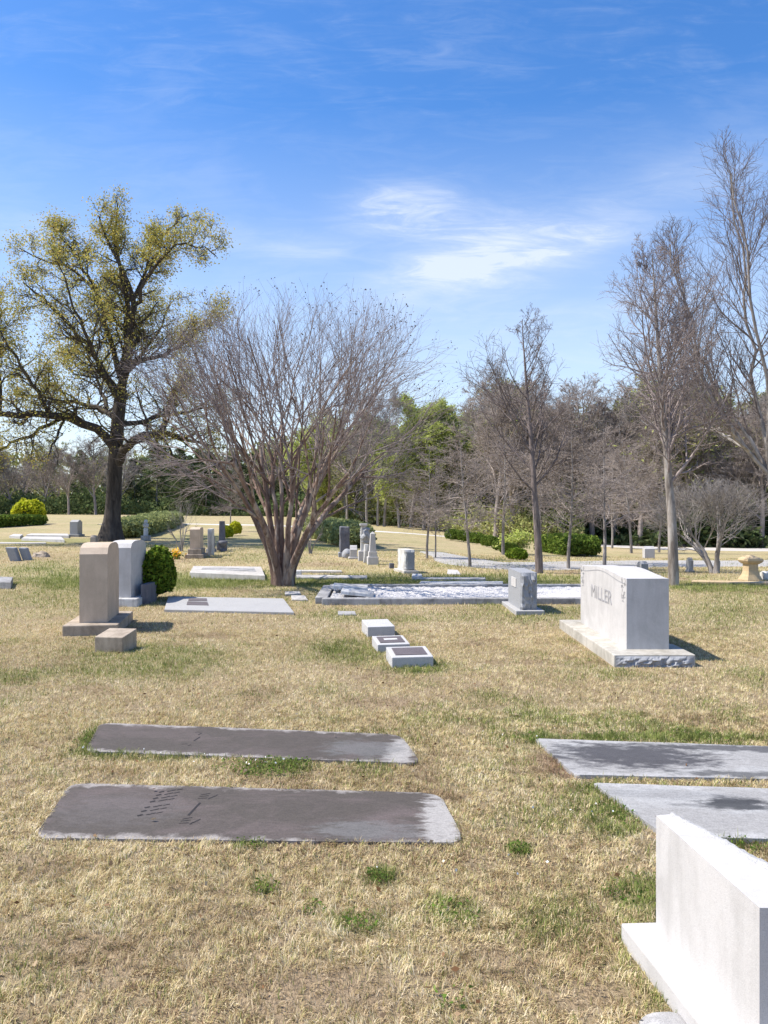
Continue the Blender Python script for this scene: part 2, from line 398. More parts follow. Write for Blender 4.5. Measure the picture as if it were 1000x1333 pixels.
# ------------------------------------------------------------------ stone materials
M = {}
M['tan'] = stone_mat('tan_limestone', (0.58, 0.465, 0.35), (0.38, 0.30, 0.22), 0.6, 0.08)
M['tanbase'] = stone_mat('stained_limestone', (0.42, 0.35, 0.27), (0.16, 0.125, 0.09), 0.8, 0.1)
M['white'] = stone_mat('white_marble', (0.54, 0.52, 0.50), (0.37, 0.355, 0.335), 0.65, 0.06, 0.7)
M['whitebase'] = stone_mat('stained_marble_base', (0.50, 0.47, 0.41), (0.2, 0.18, 0.14), 0.7, 0.1)
M['granite'] = stone_mat('grey_granite', (0.32, 0.325, 0.335), (0.26, 0.27, 0.29), 0.3, 0.16, 0.7)
M['lightgranite'] = stone_mat('pale_granite', (0.40, 0.395, 0.385), (0.28, 0.275, 0.27), 0.3, 0.14, 0.7)
M['block'] = stone_mat('block_granite', (0.50, 0.49, 0.48), (0.36, 0.35, 0.34), 0.4, 0.14, 0.8)
M['dark'] = stone_mat('dark_marble', (0.17, 0.17, 0.19), (0.07, 0.07, 0.08), 0.8, 0.1)
M['weath'] = stone_mat('weathered_marble', (0.66, 0.65, 0.62), (0.20, 0.19, 0.18), 0.75, 0.08)
M['curb'] = stone_mat('curb_concrete', (0.42, 0.41, 0.40), (0.12, 0.115, 0.11), 0.9, 0.15)
M['slabwhite'] = stone_mat('pale_slab', (0.54, 0.51, 0.47), (0.28, 0.26, 0.23), 0.7, 0.08)
M['plate'] = stone_mat('bronze_plate', (0.15, 0.125, 0.125), (0.09, 0.075, 0.075), 0.5, 0.2, 0.5, bump=0.8)
M['letter'] = plain('shaded_letter_cut', (0.30, 0.295, 0.30), 0.9)
M['gold'] = stone_mat('golden_sandstone', (0.55, 0.42, 0.25), (0.33, 0.24, 0.14), 0.5, 0.08)
M['darkcut'] = plain('dark_letter_cut', (0.03, 0.028, 0.03), 0.9)
def stone(name, label, cat, loc, rz, parts, group=None):
    """parts: (part name, bmesh, material)"""
    if len(parts) == 1:
        o = link(name, bm_mesh(name, parts[0][1], parts[0][2]), None, loc, rz); return tag(o, label, cat, group)
    t = thing(name, label, cat, loc, rz, group)
    for pn, bm, m in parts: link(pn, bm_mesh(pn, bm, m), t)
    return t
def text_mesh(s, size, mat, depth=0.002, font_w=1.0):
    cu = bpy.data.curves.new('t', 'FONT'); cu.body = s; cu.size = size; cu.extrude = depth; cu.align_x = 'CENTER'; cu.align_y = 'CENTER'; cu.space_character = 1.05
    o = bpy.data.objects.new('t', cu); C.objects.link(o)
    dg = bpy.context.evaluated_depsgraph_get(); me = bpy.data.meshes.new_from_object(o.evaluated_get(dg)); bpy.data.objects.remove(o)
    me.name = 'lettering'; me.materials.clear(); me.materials.append(mat); return me
# ---- foreground ledgers
EXCL = []   # polygons (world xy) where no grass grows
def ledger(name, label, corners, z, mat_args, roundr, extra=None, group=None, h=0.03):
    """corners in photo positions bl, br, tr, tl at slab height z"""
    P = []
    for c in corners:
        if c[0] > 10: q = G(c[0], c[1], z); P.append(Vector((q.x, q.y)))
        else: P.append(Vector((c[0], c[1])))
    ctr = sum(P, Vector((0, 0))) / 4
    ang = math.atan2((P[1] - P[0]).y + (P[2] - P[3]).y, (P[1] - P[0]).x + (P[2] - P[3]).x)
    Lp = [Vector(rot2(p - ctr, -ang)) for p in P]
    hx = max(abs(p.x) for p in Lp); hy = max(abs(p.y) for p in Lp)
    pts = []
    for i in range(4):
        p = Lp[i]; a = (Lp[i - 1] - p).normalized(); b = (Lp[(i + 1) % 4] - p).normalized()
        for j in range(6):
            t = j / 5; q = p + a * roundr * (1 - t) ** 2 + b * roundr * t ** 2
            pts.append((q.x, q.y))
    bm = bmesh.new()
    dn = []
    for i in range(len(pts)):
        a = Vector(pts[i]); b = Vector(pts[(i + 1) % len(pts)]); nseg = max(1, int((b - a).length / 0.06))
        for j in range(nseg):
            q = a.lerp(b, j / nseg); nz = mnoise.noise(Vector((q.x * 5, q.y * 5, z * 100))) * 0.010
            q = q + q.normalized() * nz; dn.append((q.x, q.y))
    bm = poly_slab(dn, -0.06, h, 0.008)
    loc = (ctr.x, ctr.y, Tz(ctr.x, ctr.y) + z - h + 0.004)
    m = ledger_mat(name + '_cement', hx, hy, *mat_args)
    o = link(name, bm_mesh(name, bm, m), None, loc, ang); tag(o, label, 'grave slab', group)
    EXCL.append([(ctr.x + rot2(q, ang)[0], ctr.y + rot2(q, ang)[1]) for q in [(a_ * (1 - .012 / hx), b_ * (1 - .012 / hy)) for a_, b_ in pts]])
    return o, hx, hy
dk = (0.080, 0.067, 0.056)
o1, hx, hy = ledger('grave_ledger', 'dark weathered grave slab nearest the camera, with carved name and pale worn border', [(43, 1091), (607, 1098), (572, 1035), (92, 1019)], 0.014, (dk, (0.34, 0.31, 0.285), (0.17, 0.13, 0.125), 0.5, None, [(1.0, -0.05, 0.13, 0.42, (0.36, 0.34, 0.315), 0.95), (0.62, -0.2, 0.3, 0.14, (0.17, 0.165, 0.16), 0.6), (-0.7, 0, .4, .25, (0.13, .115, .11), .4)]), 0.10)
def strokes(o, lst, hx, hy, z):
    """thin incised marks, each (u, v, length, angle, width) on the slab"""
    V = []; F = []
    for (u, v, ln, a, wd) in lst:
        c, s = math.cos(R(a)), math.sin(R(a)); b = len(V)
        for i in range(4):
            lx = (-ln / 2, ln / 2, ln / 2, -ln / 2)[i]; ly = (-wd / 2, -wd / 2, wd / 2, wd / 2)[i]
            V.append((u + lx * c - ly * s, v + lx * s + ly * c, z))
        F.append((b, b + 1, b + 2, b + 3))
    link('carved_lettering', npmesh('carved_lettering', V, [np.array(F)], M['darkcut']), o)
sl = []
for i, v in enumerate([0.25, 0.205, 0.155, 0.11, 0.03, -0.02, -0.075]):
    u0 = -0.50
    if i == 4: strokes(o1, sl, hx, hy, 0.0315); sl = []
    sl += [(u0 - 0.055, v, 0.030, 40, 0.014), (u0 - 0.005, v + 0.02, 0.05, 36, 0.008), (u0 + 0.035, v + 0.04, 0.035, 34, 0.007)]
strokes(o1, sl, hx, hy, 0.0315)
sl = []
for v, n in ((0.17, 3), (-0.16, 3)):
    sl = []
    for i in range(n): sl += [(-0.30, v + i * 0.03, 0.05, 10 + i * 9, 0.006), (-0.26 + i * 0.012, v + i * 0.02, 0.03, 70, 0.006)]
    strokes(o1, sl, hx, hy, 0.0315)
sl = [(-0.30, 0.02, 0.17, 86, 0.012)]
strokes(o1, sl, hx, hy, 0.0315)
o2, hx, hy = ledger('grave_ledger', 'dark narrow grave slab lying just beyond the one with the carved name, weeds between', [(110, 980), (549, 997), (521, 957), (130, 943)], 0.014, (dk, (0.34, 0.31, 0.285), (0.17, 0.13, 0.125), 0.4, None, [(1.04, -0.1, 0.11, 0.35, (0.36, 0.34, 0.315), 0.9), (0.8, -0.05, 0.3, 0.2, (0.15, 0.15, 0.145), 0.6)]), 0.10)
for q_ in ([(-0.38, 0.13, 0.05, 80, 0.008), (-0.41, 0.17, 0.04, 15, 0.006)], [(-0.36, 0.02, 0.09, 84, 0.010)], [(-0.40, -0.1, 0.04, 20, 0.007), (-0.36, -0.12, 0.03, 70, 0.007)]): strokes(o2, q_, hx, hy, 0.0315)
lt = (0.31, 0.30, 0.285)
ledger('grave_ledger', 'pale grey grave slab at the right edge with a broad black stain', [(748, 1012), (3.18, 4.40), (3.16, 5.0), (696, 963)], 0.016, (lt, (0.40, 0.39, 0.38), (0.5, 0.5, 0.49), 0.5, None, [(-0.55, 0.05, 0.62, 0.3, (0.055, 0.052, 0.056), 0.92), (0.35, 0.26, 1.0, 0.1, (0.07, 0.068, 0.07), 0.85), (0.1, -0.27, 0.6, 0.08, (0.07, 0.07, 0.07), .8), (0.95, -0.05, 0.3, 0.1, (0.1, 0.1, 0.1), .5)]), 0.03)
ledger('grave_ledger', 'pale grey grave slab behind the white foreground headstone, small black blotch on it', [(866, 1092), (3.3, 3.55), (3.3, 4.19), (771, 1022)], 0.016, (lt, (0.42, 0.41, 0.40), (0.47, 0.475, 0.47), 0.5, None, [(-0.42, 0.10, 0.22, 0.12, (0.04, 0.04, 0.042), 0.95), (-0.30, 0.05, 0.5, 0.05, (0.08, 0.08, 0.08), 0.6), (0.05, -0.06, 0.25, 0.05, (0.07, .07, .07), .7), (-0.75, 0.2, 0.5, 0.08, (0.2, 0.2, 0.2), 0.4)]), 0.03)
# ---- foreground white headstone (plan is a wedge, rock-pitched back)
z0 = Tz(1.1, 2.5)
t = thing('headstone', 'smooth white marble headstone on a white plinth in the near right corner', 'headstone', (1.05, 2.5, z0))
plan = [(-0.062, 0.29), (0.0, -0.352), (0.255, -0.36), (0.005, 0.305)]
bm = poly_slab(plan, 0.07, 0.482, 0.0)
es = [e for e in bm.edges if e.calc_face_angle(0) > 0.6]
bmesh.ops.bevel(bm, geom=es, offset=0.009, segments=2, affect='EDGES')
link('marker_die', bm_mesh('marker_die', bm, M['white']), t)
# rock-pitched strip on the back top edge
bm = bmesh.new()
n = 44; rows = []
for i in range(n + 1):
    s = i / n; x = 0.0 + 0.245 * s; y = 0.295 - 0.64 * s
    row = []
    for j, (dx, z) in enumerate(((-0.026, 0.482), (-0.012, 0.492), (0.004, 0.490), (0.017, 0.475), (0.021, 0.44), (0.0, 0.42))):
        q = Vector((s * 40, j * 1.7, 3)); a = 0.007 if 0 < j < 5 else 0.002
        row.append(bm.verts.new((x + dx * (0.5 + s) + mnoise.noise(q) * a, y, z + mnoise.noise(q + Vector((0, 0, 7))) * a)))
    rows.append(row)
for i in range(n):
    for j in range(5): bm.faces.new((rows[i][j], rows[i][j + 1], rows[i + 1][j + 1], rows[i + 1][j]))
link('pitched_edge', bm_mesh('pitched_edge', bm, M['lightgranite']), t)
pp = [(-0.175, 0.33), (-0.075, -0.56), (0.36, -0.56), (0.12, 0.345)]
link('plinth', bm_mesh('plinth', poly_slab(pp, -0.05, 0.071, 0.008), M['white']), t)
EXCL.append([(1.05 + a, 2.5 + b) for a, b in pp])
q = G(862, 1331)
bm = bmesh.new(); bmesh.ops.create_icosphere(bm, subdivisions=3, radius=0.09)
for v in bm.verts: v.co = Vector((v.co.x * 1.0, v.co.y * 0.8, v.co.z * 0.35)) + Vector((mnoise.noise(v.co * 9) * 0.02,) * 3)
tag(link('field_stone', bm_mesh('field_stone', bm, M['curb'], True), None, (q.x, q.y - 0.05, q.z + 0.005)), 'small flat grey stone in the grass at the bottom edge beside the white plinth', 'stone')
# ---- big white headstone, right
z0 = Tz(2.7, 9)
t = thing('headstone', 'broad white marble headstone with carved MILLER on a stained two-piece base', 'headstone', (2.745, 8.93, z0))
link('marker_die', bm_mesh('marker_die', prism(arch(1.87, 0.118, 0.745 + .11, 0.90, 18, True), 0.44), M['white']), t)
link('base_block', bm_mesh('base_block', rough(box(0.82, 0.62, -0.05, 0.12, 0.012, -0.03, -0.92), 0.004, 12), M['whitebase']), t)
link('base_block', bm_mesh('base_block', rough(box(0.80, 1.80, -0.05, 0.118, 0.012, -0.035, 0.30), 0.006, 9), M['whitebase']), t)
bm = bmesh.new()   # rock pitched near face of the base
bmesh.ops.create_grid(bm, x_segments=40, y_segments=9, size=0.5)
for v in bm.verts:
    x, y = v.co.x, v.co.y; e = min(1, (0.5 - abs(x)) * 8) * min(1, (0.5 - abs(y)) * 6)
    dd = (0.03 + 0.035 * mnoise.noise(Vector((x * 14, y * 5, 0))) + 0.02 * mnoise.noise(Vector((x * 40, y * 12, 5)))) * e
    v.co = Vector((x * 0.79 - 0.03, -1.2305 - dd, 0.03 + y * 0.15))
link('pitched_face', bm_mesh('pitched_face', bm, M['granite']), t)
tm = text_mesh('MILLER', 0.22, M['letter'])
lo_ = link('lettering', tm, t, (-0.2225, 0.0, 0.58)); lo_.rotation_euler = (R(90), 0, R(-90)); lo_.scale = (1.2, 1.0, 1)
# carved vine sprays in the two corners of the face + frame line
def spray(parent, cx, cz, sgn, mat, x):
    V = []; F = []; rr = random.Random(5)
    for i in range(26):
        a = rr.uniform(0, 6.3); yy_ = cx + sgn * rr.uniform(0, 0.13); zz_ = cz - rr.uniform(0, 0.25); l_ = 0.03; w_ = 0.007; b = len(V)
        for (p, q) in ((-l_, 0), (0, -w_), (l_, 0), (0, w_)):
            V.append((x, yy_ + p * math.cos(a) - q * math.sin(a), zz_ + p * math.sin(a) + q * math.cos(a)))
        F.append((b, b + 1, b + 2, b + 3))
    link('carved_spray', npmesh('carved_spray', V, [np.array(F)], mat), parent)
spray(t, -0.90, 0.84, 1, M['letter'], -0.2225); spray(t, 0.90, 0.84, -1, M['letter'], -0.2225)
V = []; F = []
ar = arch(1.74, 0.118, 0.80, 0.865, 24, True)[2:]
for i, (y, z) in enumerate(ar): V += [(-0.2228, y, z), (-0.2228, y, z - 0.007)]
for i in range(len(ar) - 1): F.append((2 * i, 2 * i + 1, 2 * i + 3, 2 * i + 2))
link('frame_line', npmesh('frame_line', V, [np.array(F)], M['letter']), t)
EXCL.append([(2.27, 7.62), (3.14, 7.62), (3.14, 10.1), (2.27, 10.1)])
# ---- tan headstone, left
a = R(10); c = G(128, 818); loc = (-3.77, 10.2, Tz(-3.77, 10.2))
stone('headstone', 'tall tan limestone headstone with curved top, orange on its crown, left foreground', 'headstone', loc, a,
      [('marker_die', prism(arch(0.88, 0.13, 1.0, 1.13), 0.34), M['tan']), ('base_block', rough(box(0.66, 1.30, -0.06, 0.13, 0.015), 0.006, 8), M['tanbase'])])
EXCL.append([(loc[0] + rot2(p, a)[0], loc[1] + rot2(p, a)[1]) for p in ((-.36, -.72), (.36, -.72), (.36, .72), (-.36, .72))])
c = G(143, 851)
bm = box(0.33, 0.34, -0.05, 0.17, 0.008)
for v in bm.verts:
    if v.co.z > 0.1: v.co.z += 0.05 * (v.co.y + 0.18) / 0.36
stone('foot_marker', 'small slant topped tan block in front of the tan headstone', 'grave marker', (c.x, c.y + 0.2, c.z), R(-8), [('marker', bm, M['tanbase'])])
# ---- white headstone behind
c = G(172, 789); d = c.y
stone('headstone', 'white headstone with curved top between the tan headstone and the round bush', 'headstone', (-4.24, 12.75, Tz(-4, 12.7)), R(-1),
      [('marker_die', prism(arch(0.75, 0.13, 0.93, 1.04), 0.34), M['white']), ('base_block', rough(box(0.62, 1.0, -0.06, 0.13, 0.015), 0.006, 8), M['weath'])])
stone('stone_block', 'low dark stone block against the white headstone by the round bush', 'stone', (-3.90, 12.75, Tz(-3.8, 12.75)), R(-1), [('block', rough(box(0.12, 0.5, -0.05, 0.33, 0.015), 0.006, 8), M['dark'])])
# ---- three blocks mid
for i, (px, py, sx, sy, hh, rz, lab, plate) in enumerate([(493, 829, 0.34, 0.42, 0.14, 12, 'plain pale granite block, farthest of the three blocks in the mid lawn', 0),
        (510, 849, 0.36, 0.40, 0.10, 10, 'granite block with worn dark plate, middle of the three blocks in the mid lawn', 1), (535, 869, 0.42, 0.42, 0.12, 8, 'granite block with dark metal plate, nearest of the three blocks in the mid lawn', 1)]):
    c = G(px, py); loc = (c.x - 0.01, c.y + sy / 2, c.z)
    bm = box(sx, sy, -0.05, hh, 0.008)
    for v in bm.verts:
        if v.co.z > 0.05: v.co.z += 0.03 * v.co.y / sy
    pr = [('marker', bm, M['block'])]
    if plate:
        b2 = box(sx * 0.78, sy * 0.66, hh + 0.0005, hh + 0.008, 0.003)
        for v in b2.verts: v.co.z += 0.03 * v.co.y / sy
        pr.append(('name_plate', b2, M['plate']))
        if plate and i == 1:
            b3 = box(sx * 0.42, sy * 0.16, hh + 0.006, hh + 0.0105, 0.0)
            for v in b3.verts: v.co.z += 0.03 * v.co.y / sy
            pr.append(('worn_patch', b3, M['weath']))
    stone('lawn_marker', lab, 'grave marker', loc, R(rz), pr, 'granite lawn blocks in the middle')
    EXCL.append([(loc[0] + rot2(p, R(rz))[0], loc[1] + rot2(p, R(rz))[1]) for p in ((-sx / 2, -sy / 2), (sx / 2, -sy / 2), (sx / 2, sy / 2), (-sx / 2, sy / 2))])
# ---- gray headstone with plaque
c = G(690, 803); loc = (2.13, 11.85, Tz(2.1, 11.85))
def rough_die(w, th, h, z0, amp=0.02, face=True, n=10):
    bm = bmesh.new(); bmesh.ops.create_cube(bm, size=1)
    bmesh.ops.subdivide_edges(bm, edges=bm.edges[:], cuts=n, use_grid_fill=True)
    for v in bm.verts:
        x, y, z = v.co; sidey = abs(abs(y) - 0.5) < 1e-4
        v.co = Vector((x * th, y * w, z0 + (z + 0.5) * h))
        if sidey and abs(x) < 0.499 and abs(z) < 0.499:
            v.co.y += math.copysign(1, y) * (amp + amp * 1.4 * mnoise.noise(Vector((x * 7 + y, z * 9, 3))))
    return bm
t = thing('headstone', 'grey granite headstone with white plaque and rough pitched ends', 'headstone', loc, R(2))
link('marker_die', bm_mesh('marker_die', rough_die(0.90, 0.25, 0.56, 0.05, 0.03), M['granite']), t)
link('base_block', bm_mesh('base_block', rough(box(0.42, 1.15, -0.05, 0.06, 0.01), 0.004), M['lightgranite']), t)
link('plaque', bm_mesh('plaque', box(0.012, 0.34, 0.36, 0.50, 0.002, -0.129, -0.0), M['white']), t)
EXCL.append([(1.9, 11.4), (2.38, 11.4), (2.38, 12.65), (1.9, 12.65)])
# ---- curb enclosure with white gravel
A = G(418, 770); B = G(448, 790); z0 = Tz(1, 13)
x0 = -1.02; x1 = 4.35; y0 = 12.55; y1 = 14.7
t = thing('grave_plot_curb', 'long low grey curb enclosing a white gravel grave plot', 'grave curb', ((x0 + x1) / 2, (y0 + y1) / 2, Tz(1.6, 13.5)), R(0.5))
hw, hl = (x1 - x0) / 2, (y1 - y0) / 2
def rail(cx, cy, lx, ly, h=0.09): 
    b = box(lx, ly, -0.08, h, 0.015, cx, cy); return rough(b, 0.006, 5)
link('curb', bm_mesh('curb', rail(0, -hl, hw * 2, 0.18), M['curb']), t)
link('curb', bm_mesh('curb', rail(0, hl, hw * 2, 0.18, 0.095), M['curb']), t)
link('curb', bm_mesh('curb', rail(-hw - 0.02, 0, 0.2, hl * 2 - 0.19), M['curb']), t)
link('curb', bm_mesh('curb', rail(hw + 0.02, 0, 0.2, hl * 2 - 0.19), M['curb']), t)
n = 60; bm = bmesh.new(); bmesh.ops.create_grid(bm, x_segments=110, y_segments=40, size=0.5)
for v in bm.verts: v.co = Vector((v.co.x * (hw * 2 - 0.22), v.co.y * (hl * 2 - 0.2), 0.055 + 0.03 * mnoise.noise(Vector((v.co.x * 60, v.co.y * 24, 1)))))
m, nt, out = newmat('white_gravel'); k = N(nt); co = k.coord('Object'); vo = k.n('TexVoronoi'); k.l(co, vo.inputs['Vector']); vo.inputs['Scale'].default_value = 38
cc = k.mix(vo.outputs['Distance'], (0.70, 0.68, 0.66), (0.45, 0.43, 0.41)); cc = k.mix(k.ramp(k.noise(k.scale(co,(.5,1,1)), 3, 5, .7), [(0.56, 0), (0.70, 0.4)]), cc, (0.22, 0.21, 0.2))
k.l(k.bsdf(cc, 0.9, k.bump(vo.outputs['Distance'], 0.8, 0.02)), out.inputs[0])
link('gravel_bed', bm_mesh('gravel_bed', bm, m, True), t)
EXCL.append([(x0 - .1, y0 - .1), (x1 + .1, y0 - .1), (x1 + .1, y1 + .1), (x0 - .1, y1 + .1)])
c = Vector((-0.55, 13.35, Tz(-.5, 13.3)))
b1 = box(0.62, 0.5, 0.10, 0.17, 0.015, -0.05, 0.38)
for v in b1.verts: v.co.z += 0.07 * (-v.co.x + 0.2)
b2 = box(0.55, 0.55, 0.08, 0.14, 0.015, 0.1, -0.22)
for v in b2.verts: v.co.z += 0.10 * (-v.co.x + 0.25)
stone('tilted_tablet', 'pale tablet broken in two, tilted on the left end of the gravel plot', 'tablet', c, R(0), [('upper_leaf', b1, M['weath']), ('lower_leaf', b2, M['weath'])])
# ---- other slabs
def flat_slab(name, label, corners, h, mat, parts=None, cat='grave slab', bev=0.01):
    P = [G(px, py, h) for px, py in corners]; c = sum(P, Vector()) / len(P)
    gz = min(Tz(p.x, p.y) for p in P)
    pts = [(p.x - c.x, p.y - c.y) for p in P]
    loc = (c.x, c.y, gz)
    if not parts:
        o = link(name, bm_mesh(name, poly_slab(pts, -0.05, h, bev), mat), None, loc); tag(o, label, cat)
    else:
        o = thing(name, label, cat, loc); link('slab', bm_mesh('slab', poly_slab(pts, -0.05, h, bev), mat), o)
        for pn, cs, m2 in parts:
            Q = [G(px, py, h) for px, py in cs]
            link(pn, bm_mesh(pn, poly_slab([(p.x - c.x, p.y - c.y) for p in Q], h - 0.01, h + 0.006, 0.002), m2), o)
    if c.y < 34: EXCL.append([(p.x, p.y) for p in P])
    return o
flat_slab('grave_ledger', 'smooth grey grave slab with two inset plates, beside the round bush', [(214, 793.5), (383, 797), (369, 778), (219, 776)], 0.045, M['lightgranite'],
          [('name_plate', [(243, 787.5), (272, 788), (270, 783.2), (244, 783)], M['plate']), ('name_plate', [(245, 782), (270, 782), (269, 778.6), (246, 778.5)], M['plate'])])
o = flat_slab('raised_slab', 'raised pale grave slab left of the leafless crape myrtle', [(247, 745), (345, 748), (340, 737), (252, 736)], 0.13, M['slabwhite'],
          [('sunken_panel', [(262, 741.2), (334, 744.2), (331, 739.5), (264, 738.5)], M['curb'])])
flat_slab('flat_marker', 'flat pale marker by the crape myrtle foot, left one of a pair', [(371, 773.5), (392, 773), (390, 769.5), (371, 769.5)], 0.03, M['slabwhite'], cat='grave marker')
flat_slab('flat_marker', 'flat pale marker by the crape myrtle foot, right and nearer one of a pair', [(380, 780), (401, 780.5), (397, 774.8), (379, 774.5)], 0.03, M['slabwhite'], cat='grave marker')
flat_slab('flat_marker', 'grey flush marker nearly lost in grass beyond the three granite blocks', [(440, 799.5), (464, 800), (462, 795.5), (440, 795)], 0.02, M['curb'], cat='grave marker')
flat_slab('flat_marker', 'white flat piece of stone in the grass below the slim young trees', [(582, 746), (600, 747), (596, 742), (583, 741)], 0.03, M['white'], cat='grave marker')
flat_slab('flat_marker', 'flat grey stone at the left edge of the photo', [(-12, 757), (14, 758), (17, 751), (-10, 750)], 0.14, M['curb'], cat='grave marker')
flat_slab('grave_curb', 'thin pale kerb line running right from the crape myrtle', [(386, 751), (478, 751.5), (478, 748.5), (386, 748)], 0.06, M['slabwhite'], cat='grave curb')
flat_slab('grave_curb', 'thin pale kerb, the far one behind the crape myrtle', [(384, 743), (445, 743), (445, 741.6), (384, 741.6)], 0.06, M['slabwhite'], cat='grave curb')
flat_slab('grave_curb', 'thin pale kerb behind the gravel plot, the nearer one', [(545, 757), (655, 759), (655, 756.6), (548, 754.6)], 0.07, M['weath'], cat='grave curb')
flat_slab('grave_curb', 'thin pale kerb behind the gravel plot, the farther one', [(538, 751.5), (632, 753.5), (632, 751.5), (538, 749.5)], 0.07, M['slabwhite'], cat='grave curb')
flat_slab('grave_curb', 'long sandy kerb line in front of the golden pedestal', [(900, 756.4), (1060, 759), (1060, 757.2), (902, 755)], 0.06, M['gold'], cat='grave curb')
for i, (pa, pb, lab) in enumerate([((15, 702), (60, 694), 0), ((40, 702), (98, 701), 1), ((55, 696), (92, 696), 2)]): pass
flat_slab('grave_ledger', 'long white grave slab left of the big oak, nearer one', [(28, 700), (84, 702.5), (80, 697.6), (33, 696.5)], 0.12, M['white'])
flat_slab('grave_ledger', 'long white grave slab left of the big oak, farther one', [(34, 695.5), (90, 697), (88, 693.6), (40, 692.8)], 0.12, M['white'])
flat_slab('grave_ledger', 'short pale slab at the far left of the white graves', [(12, 697), (26, 698), (30, 694.6), (18, 694)], 0.12, M['white'])
flat_slab('grave_curb', 'thin white kerb line at the left edge before the oak', [(-5, 706.6), (60, 707), (60, 705.6), (-5, 705.2)], 0.04, M['slabwhite'], cat='grave curb')
# ---- far monuments
def at(px, py, h=0): return G(px, py, h)
def pxm(px, py): return G(px, py).y / 1000
def simple_die(name, label, px, pyb, wpx, hpx, mat, rz=0, depth=2.2, base=True, curve=0.12, basemat=None, cat='headstone', group=None):
    c = at(px, pyb); s = c.y / 1000; th = wpx * s; h = hpx * s; bw = th * 1.45 if base else 0
    dp = th * depth; bh = h * 0.14 if base else -0.05
    pr = [('marker_die', prism(arch(dp, bh, h * (1 - curve), h, 10, True), th, 0.01), mat)]
    if base: pr.append(('base_block', box(th * 1.5, dp * 1.3, -0.08, bh + 0.001, 0.015), basemat or mat))
    return stone(name, label, cat, (c.x, c.y + dp / 2, Tz(c.x, c.y + dp / 2)), R(rz), pr, group)
simple_die('headstone', 'upright white headstone at the end of the long white slabs, left of the oak', 96, 699, 10, 22, M['lightgranite'], 0, 1.6)
# stepped grey double stone
c = at(251, 727); s = c.y / 1000
stone('headstone', 'pale upright headstone on stepped base behind the yellow flowers', 'headstone', (c.x, c.y + 0.5, c.z), R(6),
      [('marker_die', prism(arch(0.8, 0.28, 40 * s * 0.94, 40 * s, 10), 13 * s), M['tan']), ('upper_step', box(17 * s, 1.0, 0.12, 0.281, 0.01), M['tanbase']), ('lower_step', box(23 * s, 1.25, -0.06, 0.121, 0.01), M['tanbase'])])
stone('headstone', 'slim pale slab standing close behind the stepped headstone', 'headstone', (c.x + 0.25, c.y + 1.35, c.z), R(4), [('slab', box(6 * s, 0.5, -0.05, 37 * s, 0.01), M['weath'])])
# dark monuments
c = at(279, 719); s = c.y / 1000
stone('monument', 'tall dark tapered shaft monument left of the yellow bush', 'monument', (c.x + 3 * s, c.y + 0.9, c.z), R(3), [('shaft', box(8 * s, 8 * s, 0.3, 40 * s, 0.01, top=0.82), M['dark']), ('plinth', box(12 * s, 12 * s, -0.05, 0.301, 0.015), M['dark'])])
stone('headstone', 'dark square headstone in front of the dark shaft monument', 'headstone', (c.x - 4.5 * s, c.y + 0.1, c.z), R(3), [('marker_die', box(7 * s, 12 * s, 0.12, 21 * s, 0.02), M['dark']), ('base_block', box(11 * s, 16 * s, -0.05, 0.121, 0.015), M['granite'])])
bm = bmesh.new()
def lathe(bm, prof, seg=14, cx=0, cy=0):
    rs = []
    for r, z in prof: rs.append([bm.verts.new((cx + r * math.cos(2 * math.pi * i / seg), cy + r * math.sin(2 * math.pi * i / seg), z)) for i in range(seg)])
    for a, b in zip(rs, rs[1:]):
        for i in range(seg): bm.faces.new((a[i], a[(i + 1) % seg], b[(i + 1) % seg], b[i]))
    bm.faces.new(rs[0][::-1]); bm.faces.new(rs[-1]); return bm
lathe(bm, [(0.13, -0.05), (0.13, 0.08), (0.06, 0.12), (0.07, 0.16), (0.15, 0.26), (0.17, 0.36), (0.13, 0.38)])
tag(link('stone_urn', bm_mesh('stone_urn', bm, M['dark'], True), None, (c.x + 9 * s, c.y + 0.3, c.z)), 'small dark stone urn right of the dark shaft monument', 'urn')
# small statue post
c = at(190, 704); s = c.y / 1000
bm = lathe(bmesh.new(), [(0.10, 0.22), (0.10, 0.5), (0.07, 0.55), (0.12, 0.6), (0.13, 0.7), (0.07, 0.74), (0.09, 0.8), (0.05, 0.9)], 12)
stone('monument', 'small carved post monument just right of the oak trunk', 'monument', c, 0, [('turned_post', bm, M['weath']), ('plinth', box(0.34, 0.34, -0.05, 0.221, 0.01), M['curb'])])
# two leaning stones left
c = at(22, 730); s = c.y / 1000
for i, (dx, dy, wd, hh, lab) in enumerate([(-1, 0.0, 11, 17, 'left one of two small grey stones leaning together near the left edge'), (9, 0.25, 9, 16, 'right one of two small grey stones leaning together near the left edge')]):
    bm = box(wd * s, 0.3, -0.05, hh * s, 0.02)
    for v in bm.verts: v.co.x += -v.co.z * 0.35; v.co.z -= v.co.x * 0.08
    stone('leaning_marker', lab, 'grave marker', (c.x + dx * s, c.y + dy, c.z), R(8), [('stone', bm, M['granite'])])
bm = bmesh.new(); bmesh.ops.create_icosphere(bm, subdivisions=3, radius=0.3)
for v in bm.verts: v.co = Vector((v.co.x * 1.0, v.co.y * 0.7, max(-0.05, v.co.z * 0.5))) + Vector((mnoise.noise(v.co * 5), mnoise.noise(v.co * 5 + Vector((3, 3, 3))), mnoise.noise(v.co * 6 + Vector((7, 3, 3))))) * 0.08
c = at(54, 725)
tag(link('fallen_stone', bm_mesh('fallen_stone', bm, M['tanbase']), None, c), 'rough fallen stone lying beside the two leaning stones', 'stone')
